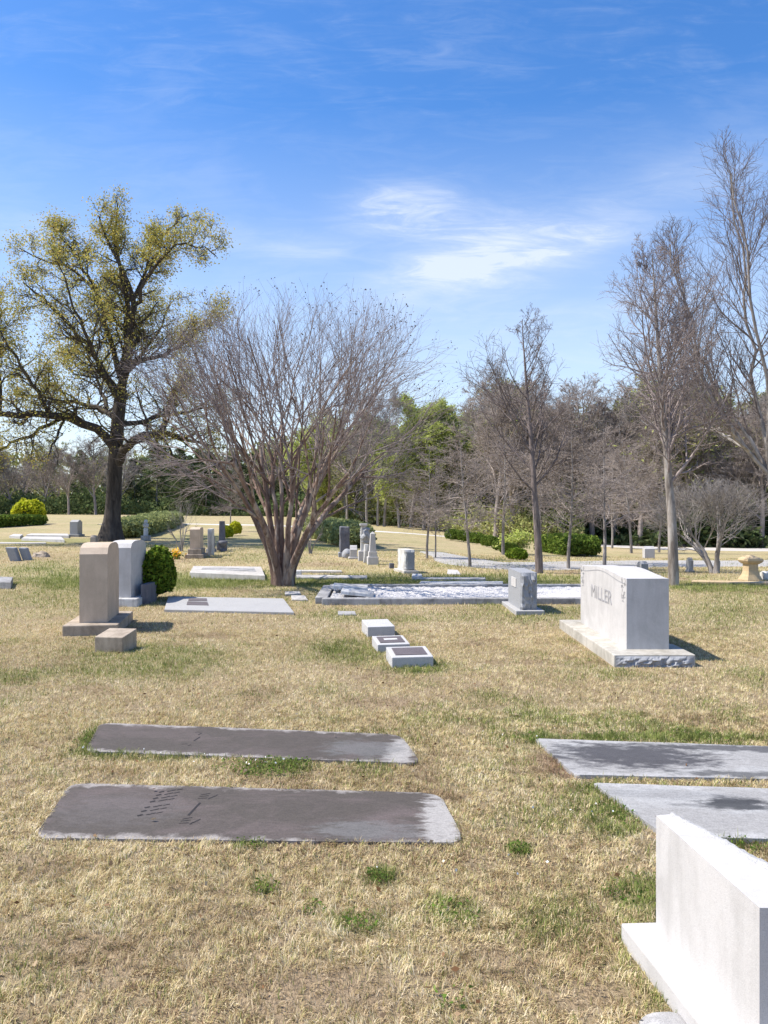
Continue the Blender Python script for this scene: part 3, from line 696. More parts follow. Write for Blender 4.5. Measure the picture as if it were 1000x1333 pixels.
# monument cluster in the middle
c = at(448, 726); s = c.y / 1000
stone('monument', 'dark grey square column, leftmost of the monument cluster', 'monument', (c.x, c.y + 0.4, c.z), R(5), [('shaft', rough(box(13 * s, 13 * s, 0.12, 40 * s, 0.02, seg=1), 0.03, 4, cuts=3), M['dark']), ('plinth', box(17 * s, 17 * s, -0.05, 0.15, 0.02), M['granite'])])
bm = bmesh.new(); bmesh.ops.create_icosphere(bm, subdivisions=3, radius=0.14)
for v in bm.verts: v.co = Vector((v.co.x * 1.3, v.co.y, v.co.z * 1.3 + 0.12)) + Vector((mnoise.noise(v.co * 9),) * 3) * 0.04
tag(link('carved_boulder', bm_mesh('carved_boulder', bm, M['granite']), None, (c.x + 5 * s, c.y - 0.3, c.z)), 'small grey carved boulder at the foot of the dark column', 'stone')
simple_die('headstone', 'small white round topped headstone between the dark column and tall white column', 460, 728, 9, 18, M['white'], 5, 1.2, True, 0.3)
c = at(473, 731); s = c.y / 1000
bm = box(8 * s, 8 * s, 0.3, 46 * s, 0.015, top=0.86)
b2 = bmesh.new(); bmesh.ops.create_icosphere(b2, subdivisions=3, radius=0.2)
for v in b2.verts: v.co = Vector((v.co.x * 0.9 + 0.06, v.co.y * 0.9, v.co.z * 1.3 + 33 * s)) + Vector((mnoise.noise(v.co * 8), mnoise.noise(v.co * 8 + Vector((5, 5, 5))), 0)) * 0.09
stone('monument', 'tall white column with draped stone at its middle, highest of the cluster', 'monument', (c.x, c.y + 0.3, c.z), R(5), [('shaft', bm, M['weath']), ('drapery', b2, M['granite']), ('cap', box(10 * s, 10 * s, 46 * s - 0.002, 49 * s, 0.02), M['white']), ('plinth', box(14 * s, 14 * s, -0.05, 0.301, 0.02), M['white'])])
c = at(477, 733)
bm = box(7 * s, 7 * s, 0.0, 24 * s, 0.03, top=0.9)
stone('monument', 'short weathered white post between tall column and obelisk', 'monument', (c.x, c.y + 0.1, c.z), R(5), [('post', rough(bm, 0.03, 5, cuts=2), M['weath'])])
c = at(485, 736); s = c.y / 1000
bm = box(9 * s, 9 * s, 0.36, 41 * s, 0.01, top=0.66)
pyr = box(6.2 * s, 6.2 * s, 41 * s - 0.01, 43.5 * s, 0.0, top=0.1)
stone('obelisk', 'white marble obelisk on a square base, rightmost of the cluster', 'obelisk', (c.x, c.y + 0.3, c.z), R(8), [('shaft', bm, M['white']), ('pyramid_cap', pyr, M['white']), ('upper_plinth', box(11 * s, 11 * s, 0.22, 0.361, 0.01), M['white']), ('lower_plinth', box(14 * s, 14 * s, -0.05, 0.221, 0.015), M['white'])])
# stone with rough side
c = at(526, 746); s = c.y / 1000
t = thing('headstone', 'white headstone with dark rough end, standing alone right of the obelisk', 'headstone', (c.x + 0.06, c.y + 0.32, c.z), R(14))
link('marker_die', bm_mesh('marker_die', rough_die(0.62, 12 * s * 1.15, 30 * s - 0.06, 0.06, 0.025), M['weath']), t)
link('base_block', bm_mesh('base_block', box(20 * s, 0.95, -0.05, 0.061, 0.01), M['slabwhite']), t)
link('pitched_end', bm_mesh('pitched_end', rough(box(10 * s, 0.03, 0.09, 27 * s, 0.004, 0.02, -0.345), 0.01, 12, cuts=3), M['granite']), t)
stone('stone_block', 'small dark block lying left of the lone rough ended headstone', 'stone', at(510, 740), R(10), [('block', rough(box(0.12, 0.15, -0.03, 0.14, 0.02), 0.01), M['dark'])])
flat_slab('flat_marker', 'low pale stone beside the lone rough ended headstone', [(536, 750), (550, 750.5), (549, 746.6), (537, 746.2)], 0.08, M['weath'], cat='grave marker')
stone('stone_block', 'small white block at the left end of the thin kerb by the crape myrtle', 'stone', at(388, 751), R(5), [('block', rough(box(0.16, 0.3, -0.03, 0.15, 0.02), 0.01), M['weath'])])
# right hand ones
simple_die('headstone', 'small grey headstone seen just above the top of the big white headstone', 839, 744, 9, 13, M['granite'], 5, 1.6, False, 0.25)
simple_die('headstone', 'slim dark headstone standing between road and straight grey tree trunk', 900, 745, 5.5, 19, M['curb'], 0, 1.8, True, 0.2)
simple_die('headstone', 'thin dark upright stone right of the small multi stemmed tree', 936, 742, 3.5, 15, M['curb'], 0, 1.8, False, 0.2)
simple_die('headstone', 'white headstone across the road beneath the white trunked young tree', 846, 727, 13, 16, M['white'], 0, 0.7, False, 0.2)
simple_die('headstone', 'pale stone partly cut off at the right edge beside the golden pedestal', 999, 755, 8, 11, M['weath'], 0, 1.5, False, 0.2)
flat_slab('flat_marker', 'dark flat marker behind the big white headstone', [(842, 751), (862, 751), (860, 748), (843, 748)], 0.1, M['curb'], cat='grave marker')
simple_die('headstone', 'tiny pale stone showing just above the tan headstone', 121, 706, 7, 9, M['tan'], 0, 1.2, False, 0.3)
c = at(977, 756); s = c.y / 1000
bm = lathe(bmesh.new(), [(15 * s, -0.05), (15 * s, 1.5 * s), (13.5 * s, 4 * s), (11 * s, 8 * s), (9.5 * s, 13 * s), (9.2 * s, 22 * s)], 4)
b2 = lathe(bmesh.new(), [(10 * s, 22 * s), (14 * s, 24 * s), (16 * s, 26.5 * s), (15 * s, 29 * s), (8 * s, 31.5 * s), (2.5 * s, 33.5 * s)], 4)
stone('pedestal', 'golden sandstone pedestal with flared foot and domed cap near the right edge', 'pedestal', c, R(45 + 8), [('body', bm, M['gold']), ('cap', b2, M['gold'])])
# ------------------------------------------------------------------ vegetation builders
def unit(v): return v / np.maximum(np.linalg.norm(v, axis=-1, keepdims=True), 1e-9)
class Tree:
    def __init__(s, seed): s.g = np.random.default_rng(seed); s.groups = []; s.tips = []
    def limb(s, pts, r0, r1, n=12, sides=8, wob=0.0):
        P = np.array(pts, float); t = np.concatenate([[0], np.cumsum(np.linalg.norm(np.diff(P, axis=0), axis=1))]); t /= t[-1]
        tt = np.linspace(0, 1, n + 1); Q = np.stack([np.interp(tt, t, P[:, i]) for i in range(3)], -1)
        Q[1:-1] = (Q[:-2] + 2 * Q[1:-1] + Q[2:]) / 4
        if wob: Q[1:] += s.g.normal(0, wob, (n, 3))
        R_ = r0 + (r1 - r0) * tt
        s.groups.append((Q[None], R_[None], sides)); return Q[None], R_[None]
    def level(s, S, D, L_, R0, n=4, wander=0.15, up=0.0, tip=0.35, sides=5, grav=(0, 0, 1)):
        Nn = len(S); P = np.zeros((Nn, n + 1, 3)); P[:, 0] = S; d = unit(D); st = (L_ / n)[:, None]
        gv = np.array(grav, float)
        for i in range(n):
            d = unit(d + s.g.normal(0, wander, (Nn, 3)) + up * gv)
            P[:, i + 1] = P[:, i] + d * st
        Rr = R0[:, None] * (1 - (1 - tip) * np.linspace(0, 1, n + 1))[None]
        s.groups.append((P, Rr, sides)); return P, Rr
    def spawn(s, P, Rr, kk, tmin, tmax, alo, ahi, lf, rf, lvar=0.3, ltaper=0.4, minr=0.002, L_=None, maxr=1e9, flat=None, zbias=0.0):
        Nn, n1, _ = P.shape; n = n1 - 1
        if L_ is None: L_ = np.linalg.norm(np.diff(P, axis=1), axis=2).sum(1)
        t = tmin + (tmax - tmin) * ((np.arange(kk)[None] + s.g.random((Nn, kk))) / kk)
        f = t * n; i = np.minimum(f.astype(int), n - 1); fr = (f - i)[..., None]
        ar = np.arange(Nn)[:, None]
        A = P[ar, i]; B = P[ar, i + 1]; S = A * (1 - fr) + B * fr; tan = unit(B - A)
        rad = Rr[ar, i] * (1 - fr[..., 0]) + Rr[ar, i + 1] * fr[..., 0]
        v = s.g.normal(0, 1, (Nn, kk, 3))
        if flat is not None: v[..., 2] *= flat
        perp = unit(v - (v * tan).sum(-1, keepdims=True) * tan)
        an = np.radians(alo + (ahi - alo) * s.g.random((Nn, kk)))[..., None]
        D = tan * np.cos(an) + perp * np.sin(an)
        D[..., 2] += zbias
        Lc = L_[:, None] * lf * (1 - ltaper * (t - tmin) / max(1e-6, tmax - tmin)) * (1 + lvar * (s.g.random((Nn, kk)) * 2 - 1))
        Rc = np.clip(rad * rf, minr, maxr)
        return S.reshape(-1, 3), D.reshape(-1, 3), Lc.ravel(), Rc.ravel()
    def endpoints(s, P): return P[:, -1]
    def mesh(s, name, mat, minsmooth=True):
        Vs = []; Fs = []; off = 0
        for P, Rr, sd_ in s.groups:
            Nn, n1, _ = P.shape
            tan = np.gradient(P, axis=1); tan = unit(tan)
            ref = np.zeros((Nn, 1, 3)); m_ = np.abs(tan.mean(1)[:, 2]) > 0.8
            ref[m_, 0, 0] = 1; ref[~m_, 0, 2] = 1
            u = unit(np.cross(tan, ref)); v = np.cross(tan, u)
            a = np.arange(sd_) * 2 * math.pi / sd_
            V = P[:, :, None] + Rr[:, :, None, None] * (np.cos(a)[None, None, :, None] * u[:, :, None] + np.sin(a)[None, None, :, None] * v[:, :, None])
            ix = (np.arange(Nn * n1 * sd_) + off).reshape(Nn, n1, sd_)
            nx_ = np.roll(ix, -1, axis=2)
            F = np.stack([ix[:, :-1], nx_[:, :-1], nx_[:, 1:], ix[:, 1:]], -1).reshape(-1, 4)
            Vs.append(V.reshape(-1, 3)); Fs.append(F); off += Nn * n1 * sd_
        return npmesh(name, np.concatenate(Vs), [np.concatenate(Fs)], mat, True)
def leaves(name, Cn, size, mat, g, var=0.4, flat=1.0, aspect=0.55):
    n = len(Cn); a = unit(g.normal(0, 1, (n, 3)) * np.array([1, 1, flat])); b = unit(np.cross(a, g.normal(0, 1, (n, 3))))
    sz = (size * (1 + var * (g.random(n) * 2 - 1)))[:, None]
    V = np.stack([Cn - a * sz, Cn - b * sz * aspect, Cn + a * sz, Cn + b * sz * aspect], 1).reshape(-1, 3)
    F = np.arange(n * 4).reshape(n, 4)
    return npmesh(name, V, [F], mat)
def along(P, n, g, jit):
    """n random points along each polyline"""
    Nn, n1, _ = P.shape; f = g.random((Nn, n)) * (n1 - 1); i = np.minimum(f.astype(int), n1 - 2); fr = (f - i)[..., None]; ar = np.arange(Nn)[:, None]
    return (P[ar, i] * (1 - fr) + P[ar, i + 1] * fr + g.normal(0, jit, (Nn, n, 3))).reshape(-1, 3)
MB = {}
MB['oak'] = bark_mat('oak_bark', (0.032, 0.027, 0.024), (0.10, 0.085, 0.073), 3)
MB['crape'] = bark_mat('crape_bark', (0.10, 0.065, 0.052), (0.27, 0.19, 0.15), 6, (0.50, 0.43, 0.36), 0.55)
MB['crapetwig'] = bark_mat('crape_twig', (0.19, 0.15, 0.14), (0.37, 0.315, 0.295), 6)
MB['grey'] = bark_mat('grey_bark', (0.12, 0.10, 0.085), (0.36, 0.32, 0.28), 3, (0.44, 0.41, 0.37), 0.5)
MB['brown'] = bark_mat('brown_bark', (0.11, 0.088, 0.08), (0.26, 0.215, 0.20), 5)
MB['far'] = bark_mat('far_bark', (0.17, 0.15, 0.135), (0.40, 0.365, 0.335), 2)
MB['farbrown'] = bark_mat('far_brown_bark', (0.20, 0.165, 0.145), (0.42, 0.36, 0.32), 2)
ML = {}
ML['oak'] = leaf_mat('oak_leaves', [(0.30, 0.26, 0.07), (0.42, 0.38, 0.10), (0.28, 0.30, 0.09), (0.54, 0.45, 0.12), (0.36, 0.25, 0.09)], 0.45)
ML['pod'] = leaf_mat('seed_pods', [(0.08, 0.065, 0.065), (0.17, 0.13, 0.10), (0.10, 0.09, 0.09)], 0.1)
ML['spring'] = leaf_mat('spring_leaves', [(0.44, 0.52, 0.12), (0.56, 0.62, 0.18), (0.36, 0.42, 0.10), (0.60, 0.62, 0.24)], 0.4, 0.2)
ML['olive'] = leaf_mat('olive_leaves', [(0.29, 0.32, 0.11), (0.42, 0.43, 0.17), (0.22, 0.25, 0.09), (0.40, 0.35, 0.17)], 0.35, 0.25)
ML['pine'] = leaf_mat('pine_needles', [(0.085, 0.125, 0.05), (0.15, 0.19, 0.075), (0.06, 0.09, 0.04), (0.19, 0.22, 0.10)], 0.28, 0.3)
ML['hedge'] = leaf_mat('hedge_leaves', [(0.09, 0.15, 0.03), (0.17, 0.24, 0.04), (0.06, 0.10, 0.022), (0.24, 0.29, 0.06)], 0.25, 0.1)
ML['paleh'] = leaf_mat('pale_hedge_leaves', [(0.27, 0.31, 0.13), (0.38, 0.40, 0.17), (0.19, 0.23, 0.09)], 0.25, 0.1)
ML['lime'] = leaf_mat('lime_leaves', [(0.5, 0.52, 0.03), (0.65, 0.62, 0.05), (0.35, 0.42, 0.02), (0.7, 0.66, 0.09)], 0.35, 0.05)
ML['bush'] = leaf_mat('bush_leaves', [(0.10, 0.17, 0.02), (0.20, 0.29, 0.035), (0.03, 0.06, 0.012), (0.30, 0.36, 0.05)], 0.25, 0.05)
ML['weed'] = leaf_mat('weed_leaves', [(0.07, 0.13, 0.025), (0.14, 0.22, 0.04), (0.10, 0.17, 0.03), (0.22, 0.28, 0.08)], 0.3, 0)
ML['reddish'] = leaf_mat('red_buds', [(0.22, 0.06, 0.05), (0.3, 0.10, 0.08)], 0.3, 0.1)
ML['core'] = plain('shrub_core', (0.02, 0.03, 0.01), 1.0)
# ---- oak
c = G(146, 704); s = c.y / 1000
def L3(lst): return [((px - 146) * s, dy, (704 - py) * s) for px, py, dy in lst]
tr = Tree(11); limbs = []
P0, R0 = tr.limb(L3([(144, 706, 0), (145, 690, 0), (148, 650, 0), (150, 600, 0), (152, 550, .1), (156, 505, .2)]), 0.34, 0.25, 14, 14)
R0[0][:3] *= np.array([1.9, 1.45, 1.12])
for pts, r0, r1 in [
    ([(156, 505, .2), (163, 450, .3), (164, 400, .2), (160, 350, 0), (150, 300, 0), (152, 262, 0)], .2, .03),
    ([(152, 605, 0), (162, 588, -.4), (185, 573, -1), (215, 567, -1.5), (250, 572, -2), (290, 585, -2)], .21, .04),
    ([(150, 583, 0), (138, 562, -.5), (110, 547, -1.2), (85, 544, -1.6), (35, 548, -2), (0, 532, -2.3), (-35, 528, -2.5)], .21, .05),
    ([(152, 545, 0), (120, 527, .8), (80, 516, 1.5), (30, 508, 2), (-10, 500, 2)], .13, .03),
    ([(155, 510, 0), (128, 460, -1), (95, 415, -1.6), (60, 385, -2)], .13, .03),
    ([(157, 490, 0), (128, 400, .5), (118, 372, .8), (95, 347, 1), (70, 332, 1), (35, 330, 1), (12, 312, 1)], .13, .02),
    ([(121, 376, .5), (102, 338, .3), (85, 312, 0), (68, 298, 0)], .08, .02),
    ([(156, 510, 0), (172, 460, -.5), (181, 400, -.8), (178, 372, -.8), (160, 342, -1), (148, 318, -1), (140, 290, -1)], .19, .03),
    ([(180, 392, -.6), (195, 345, 0), (210, 302, .4), (216, 282, .6), (240, 270, .8)], .09, .02),
    ([(179, 402, -.6), (210, 362, -1.4), (240, 342, -2), (270, 335, -2), (292, 350, -2)], .09, .02),
    ([(170, 470, 0), (205, 455, 1), (235, 425, 2), (255, 390, 2.5)], .11, .02),
    ([(153, 552, 0), (190, 538, 1.5), (230, 522, 2.5), (275, 515, 3)], .12, .03),
    ([(156, 520, 0), (150, 480, -2), (140, 430, -3.5), (130, 380, -4)], .12, .02),
    ([(156, 500, 0), (165, 450, 2), (180, 400, 3.5), (190, 350, 4)], .12, .02),
    ([(30, 547, -2), (22, 490, -1.5), (16, 440, -1), (10, 398, -1)], .09, .02),
    ([(90, 545, -1.6), (75, 500, -3), (60, 460, -3.5), (45, 430, -3.5)], .09, .02),
    ([(100, 545, -1), (60, 580, -2.5), (30, 600, -3), (-10, 600, -3)], .08, .02),
    ([(130, 527, .8), (100, 480, 2.5), (70, 440, 3.5), (40, 420, 4)], .10, .02),
    ([(230, 568, -2), (240, 530, -2.5), (262, 500, -2.5)], .07, .02)]:
    limbs.append(tr.limb(L3(pts), r0, r1, 12, 8, 0.05))
P = np.concatenate([l[0] for l in limbs]); Rr = np.concatenate([l[1] for l in limbs])
S, D, Ln, Rc = tr.spawn(P, Rr, 16, .15, 1.0, 30, 75, .38, .5, .4, .55, .015, maxr=.06, zbias=.12)
Ln = np.clip(Ln, .5, np.interp(S[:, 2] / s, [100, 250, 400], [2.6, 1.9, .75]))
P1, R1 = tr.level(S, D, Ln, Rc, 6, .22, .05, .35, 5)
S, D, Ln, Rc = tr.spawn(P1, R1, 9, .15, 1.0, 25, 70, .5, .55, .4, .4, .008, maxr=.025)
P2, R2 = tr.level(S, D, Ln, Rc, 4, .25, .03, .4, 4)
S, D, Ln, Rc = tr.spawn(P2, R2, 6, .2, 1.0, 25, 75, .55, .6, .4, .3, .006, maxr=.012)
P3, R3 = tr.level(S, D, np.maximum(Ln, .15), Rc, 3, .3, 0, .5, 3)
t = thing('oak_tree', 'big old tree with dark trunk and sparse yellow-green spring leaves at left', 'tree', (c.x, c.y, c.z - 0.05))
link('trunk', tr.mesh('trunk', MB['oak']), t)
g_ = np.random.default_rng(5)
ends = P3[:, -1]; hz = ends[:, 2]
keep = g_.random(len(ends)) < np.interp(hz / s, [90, 160, 230, 330], [0.2, 0.4, 0.62, 0.72]) * (0.4 + .75 * (fbm(ends[:, 0] * .7 + 50, ends[:, 2] * .7 + ends[:, 1] * .4, 2, 4) > 0.47))
e2 = ends[keep]
Lc = (e2[:, None] + g_.normal(0, 0.17, (len(e2), 9, 3))).reshape(-1, 3)
link('crown', leaves('crown', Lc, 0.043, ML['oak'], g_), t)
print('oak tips', len(ends), 'leaves', len(Lc))
# ---- crape myrtle
def env_dist(S, D, cen, rad):
    o = (S - cen) / rad; d = D / rad; A = (d * d).sum(1); B = (o * d).sum(1); Cq = (o * o).sum(1) - 1
    return np.maximum((-B + np.sqrt(np.maximum(B * B - A * Cq, 0))) / A, 0.02)
def crape(seed, nst, height, spread, fine, twigr, cnt=(7, 6, 6), thick=1.0):
    tr = Tree(seed); g = tr.g; H = height
    cen = np.array([H * .055, 0, H * .58]); rad = np.array([H * .60 * spread, H * .50 * spread, H * .41])
    az = np.arange(nst) * 2.39996 + g.random(nst) * .6
    out = np.linspace(.10, 1.0, nst); g.shuffle(out); n = 12; t = np.linspace(0, 1, n + 1)
    zt = H * (.50 - .12 * out) * (1 + .1 * (g.random(nst) - .5)); rt = H * .36 * spread * out
    b0 = H * .026 * (.5 + .5 * out)
    rr = b0[:, None] + (rt - b0)[:, None] * t[None] ** 1.6
    wob = np.cumsum(g.normal(0, H * .0045, (nst, n + 1, 2)), axis=1) * t[None, :, None]
    P0 = np.stack([rr * np.cos(az)[:, None] + wob[..., 0], rr * np.sin(az)[:, None] + wob[..., 1], -.05 + zt[:, None] * t[None]], -1)
    r0 = H * .0125 * thick * (1 + .5 * (g.random(nst) - .4)); R0 = r0[:, None] * (1 - .62 * t[None] ** .8); R0[:, 0] *= 1.5; R0[:, 1] *= 1.15
    tr.groups.append((P0, R0, 9))
    def lv(P, Rr, kk, t0, a0, a1, fr, rf, mr, n_, w_, up, tip, sd_, mxr):
        S, D, Ln, Rc = tr.spawn(P, Rr, kk, t0, 1.0, a0, a1, 1, rf, 0, 0, mr, maxr=mxr)
        D = unit(D); ds = env_dist(S, D, cen, rad); Ln = ds * fr * (1 + .25 * (g.random(len(S)) * 2 - 1))
        return tr.level(S, D, Ln, Rc, n_, w_, up, tip, sd_)
    P1, R1 = lv(P0, R0, cnt[0], .52, 12, 46, .62, .62, .006 * thick, 8, .07, .012, .45, 6, .03 * H / 6)
    P2, R2 = lv(P1, R1, cnt[1], .25, 14, 42, .60, .62, .004 * thick, 6, .11, .01, .5, 4, .013 * H / 6)
    P3, R3 = lv(P2, R2, cnt[2], .15, 10, 34, .60, .65, .0028 * thick, 5, .10, .02, .55, 3, .007 * H / 6)
    S, D, Ln, Rc = tr.spawn(P3, R3, fine, .15, 1.0, 14, 40, 1, .75, 0, 0, twigr, maxr=.004 * max(thick, 1))
    Ln = np.clip(env_dist(S, unit(D), cen, rad * 1.05) * .6, .05, .5) * (.5 + g.random(len(S)))
    P4, R4 = tr.level(S, D, Ln, Rc, 2, .12, .03, .6, 3)
    return tr, P4
tr, P4 = crape(3, 12, 6.15, 1.04, 4, .0023, (5, 4, 5))
c = G(368, 762)
t = thing('crape_myrtle', 'leafless multi-stemmed crape myrtle with wide purplish crown, centre left', 'tree', c)
big = Tree(0); big.groups = tr.groups[:2]; sm = Tree(0); sm.groups = tr.groups[2:]
link('stems', big.mesh('stems', MB['crape']), t); link('crown_twigs', sm.mesh('crown_twigs', MB['crapetwig']), t)
g_ = np.random.default_rng(8); e = P4[:, -1]; print('crape tips', len(e), e.min(0), e.max(0))
rr_ = np.linalg.norm((e - np.array([0, 0, 3.6])) / np.array([3.5, 3.1, 2.5]), axis=1)
top = e[(rr_ > .86) & (e[:, 2] > 3.6) & (g_.random(len(e)) < .45)]
Lc = (top[:, None] + g_.normal(0, .025, (len(top), 2, 3))).reshape(-1, 3)
link('seed_pods', leaves('seed_pods', Lc, .0165, ML['pod'], g_, aspect=.8), t)
# small multi-stem copies
tr2, _ = crape(21, 6, 3.0, .95, 2, .004, (5, 5, 5), 1.5)
me2 = tr2.mesh('stems', MB['far'])
tr3, _ = crape(25, 4, 3.0, .8, 1, .004, (3, 4, 3), 1.5); me3 = tr3.mesh('stems', MB['far'])
for (px, py, hpx, lab) in [(931, 746, 130, 'small leafless multi-stemmed tree before the road near the pedestal'), (236, 718, 75, 'thin leafless tree behind the stepped pale headstone'), (404, 721, 70, 'small leafless tree right behind the crape myrtle')]:
    c = G(px, py); sc_ = hpx * c.y / 1000 / 3.0
    o = link('small_bare_tree', me2 if px == 931 else me3, None, c, random.uniform(0, 6)); o.scale = (sc_ * (1.25 if px == 931 else .7), sc_ * (1.25 if px == 931 else .7), sc_); tag(o, lab, 'tree')
# ---- excurrent bare trees
def excurrent(seed, h, tr0, kk, t0, l1, a1, ks, tw, up=.08, flatv=None, tipup=0, sub=(.5, .5), wob=.02, lower=1.0):
    tr = Tree(seed); g = tr.g
    P0, R0 = tr.level(np.array([[0, 0, -.05]]), np.array([[0, 0, 1.0]]), np.array([h]), np.array([tr0]), 22, wob, .05, .08, 10)
    S, D, Ln, Rc = tr.spawn(P0, R0, kk, t0, .985, a1[0], a1[1], l1, .5, .25, .0, tw)
    f = np.clip(S[:, 2] / h, 0, 1)
    Ln = h * l1 * np.interp(f, [t0, t0 + .15, .6, 1], [.75 * lower, 1, .75, .14]) * (1 + .3 * (g.random(len(S)) * 2 - 1))
    P1, R1 = tr.level(S, D, Ln, np.minimum(Rc, Ln * .018), 6, .09, up, .3, 5)
    S, D, Ln, Rc = tr.spawn(P1, R1, ks[0], .12, 1, 28, 55, sub[0], .6, .35, .45, tw, flat=flatv)
    P2, R2 = tr.level(S, D, np.maximum(Ln, .1), Rc, 4, .12, up * .7, .4, 4)
    S, D, Ln, Rc = tr.spawn(P2, R2, ks[1], .15, 1, 28, 55, sub[1], .65, .35, .35, tw, flat=flatv)
    P3, R3 = tr.level(S, D, np.maximum(Ln, .08), Rc, 3, .14, up * .5, .5, 3)
    if len(ks) > 2:
        S, D, Ln, Rc = tr.spawn(P3, R3, ks[2], .2, 1, 28, 60, .55, .7, .35, .3, tw)
        P3, R3 = tr.level(S, D, np.maximum(Ln, .05), Rc, 2, .14, 0, .6, 3)
    return tr, P3
c = G(877, 762)
tr, _ = excurrent(31, 7.6, .135, 34, .30, .36, (32, 55), (9, 6, 3), .004, .10)
s0 = c.y / 1000
t = thing('tall_bare_tree', 'tall straight grey-trunked leafless tree right of the big white headstone', 'tree', c); hh = (762 - 325) * s0 / 7.6; t.scale = (hh * .9, hh * .9, hh)
a_ = Tree(0); a_.groups = tr.groups[:1]; b_ = Tree(0); b_.groups = tr.groups[1:]
link('trunk', a_.mesh('trunk', MB['grey']), t); link('crown', b_.mesh('crown', MB['crapetwig']), t)
c = G(702, 746); s0 = c.y / 1000
tr, _ = excurrent(47, 6.6, .105, 26, .30, .34, (38, 62), (7, 5, 2), .004, .10)
t = thing('bare_tree', 'slender leafless tree rising left of the grey plaque headstone', 'tree', c); hh = (746 - 412) * s0 / 6.6; t.scale = (hh, hh, hh)
a_ = Tree(0); a_.groups = tr.groups[:1]; b_ = Tree(0); b_.groups = tr.groups[1:]
link('trunk', a_.mesh('trunk', MB['brown']), t); link('crown', b_.mesh('crown', MB['brown']), t)
# young brown trees
ym = []
for sd_ in (61, 62, 63):
    tr, _ = excurrent(sd_, 6, .075, 46, .26, .34, (62, 88), (7, 5, 2), .006, .02, .5, lower=.9)
    a_ = Tree(0); a_.groups = tr.groups[:1]; b_ = Tree(0); b_.groups = tr.groups[1:]
    ym.append((a_.mesh('trunk', MB['far']), b_.mesh('crown', MB['farbrown'])))
def young(px, py, top, lab, v, wsc=1.0, zoff=0, mats=None):
    c = G(px, py); h = (py - top) * c.y / 1000; k_ = h / 6
    t = thing('young_tree', lab, 'tree', c, random.uniform(0, 6), 'young leafless trees along the road'); t.scale = (k_ * wsc, k_ * wsc, k_)
    link('trunk', ym[v][0], t); link('crown', ym[v][1], t); return t
young(556, 727, 580, 'young leafless tree nearest right of the lone rough ended headstone', 0)
young(567, 727, 610, 'short young leafless tree just right of another, mid lawn', 1, .8)
young(612, 738, 560, 'young leafless tree at the left end of the road', 2)
young(740, 741, 545, 'young leafless tree between the slender tree and big white headstone', 0)
young(787, 737, 555, 'young leafless tree behind the left part of the big white headstone', 1, 1.1)
young(655, 722, 560, 'young leafless tree beside the low hedge of round shrubs', 1, 1.1)
young(822, 720, 570, 'young leafless tree across the road, left of the white trunked one', 2, 1.0)
young(858, 719, 590, 'young tree across the road with whitish trunk and reddish buds', 0, 1.1)
young(300, 692, 600, 'young pale leafless tree behind the lime yellow bush', 2, .8)
young(797, 714, 590, 'young leafless tree farthest across the road beyond the clipped hedge', 0, 1.0)
# ---- big right tree (ascending limbs)
c = G(982, 724); s = c.y / 1000
def L4(lst): return [((px - 982) * s, dy, (724 - py) * s) for px, py, dy in lst]
tr = Tree(71); limbs = []
tr.limb(L4([(1012, 728, 0), (1011, 690, 0), (1008, 650, 0), (1003, 615, 0)]), .21, .17, 10, 12)
for pts, r0, r1 in [([(1003, 618, 0), (955, 565, 0), (918, 500, 0), (900, 430, 0), (884, 370, 0), (868, 318, 0)], .24, .03),
    ([(1003, 616, 0), (960, 525, 1), (928, 440, 2), (915, 370, 2), (904, 305, 2)], .24, .03),
    ([(1003, 616, 0), (985, 520, -1), (962, 430, -1.5), (945, 340, -2), (928, 250, -2)], .25, .03),
    ([(1003, 616, 0), (1000, 520, 1), (990, 420, 1), (978, 320, 1), (966, 208, 1)], .25, .03),
    ([(1004, 616, 0), (1025, 520, 0), (1030, 400, 0), (1020, 300, 0), (1005, 200, 0)], .25, .03),
    ([(1004, 616, 0), (1050, 520, 0), (1080, 400, 0), (1085, 300, 0), (1080, 210, 0)], .25, .03),
    ([(1006, 630, 0), (1060, 560, 2), (1120, 480, 3), (1150, 400, 4)], .2, .03),
    ([(975, 585, 0), (920, 560, -2), (870, 520, -3), (835, 470, -3.5)], .16, .03),
    ([(1003, 610, 0), (1005, 500, -3), (1010, 400, -4), (1000, 330, -4.5)], .2, .03),
    ([(975, 585, 0), (935, 530, 3), (900, 480, 5), (880, 430, 6)], .18, .03),
    ([(955, 565, 0), (905, 545, 2), (862, 540, 3)], .12, .03)]:
    limbs.append(tr.limb(L4(pts), r0 * .42, r1 * .8, 12, 7, .10))
P = np.concatenate([l[0] for l in limbs]); Rr = np.concatenate([l[1] for l in limbs])
S, D, Ln, Rc = tr.spawn(P, Rr, 20, .15, 1.0, 18, 45, .36, .5, .35, .6, .014, maxr=.05, zbias=.2)
P1, R1 = tr.level(S, D, Ln, Rc, 6, .12, .08, .35, 4)
S, D, Ln, Rc = tr.spawn(P1, R1, 10, .15, 1.0, 20, 50, .5, .55, .35, .45, .009, maxr=.02)
P2, R2 = tr.level(S, D, Ln, Rc, 4, .14, .06, .45, 3)
S, D, Ln, Rc = tr.spawn(P2, R2, 6, .2, 1.0, 20, 50, .5, .6, .35, .3, .007, maxr=.011)
P3, R3 = tr.level(S, D, Ln, Rc, 2, .14, .04, .5, 3)
t = thing('tall_bare_tree', 'tallest leafless tree, its ascending limbs reaching up the right edge', 'tree', (c.x, c.y, c.z - .05))
a_ = Tree(0); a_.groups = tr.groups[:12]; b_ = Tree(0); b_.groups = tr.groups[12:]
link('trunk', a_.mesh('trunk', MB['far']), t); link('crown', b_.mesh('crown', MB['brown']), t)
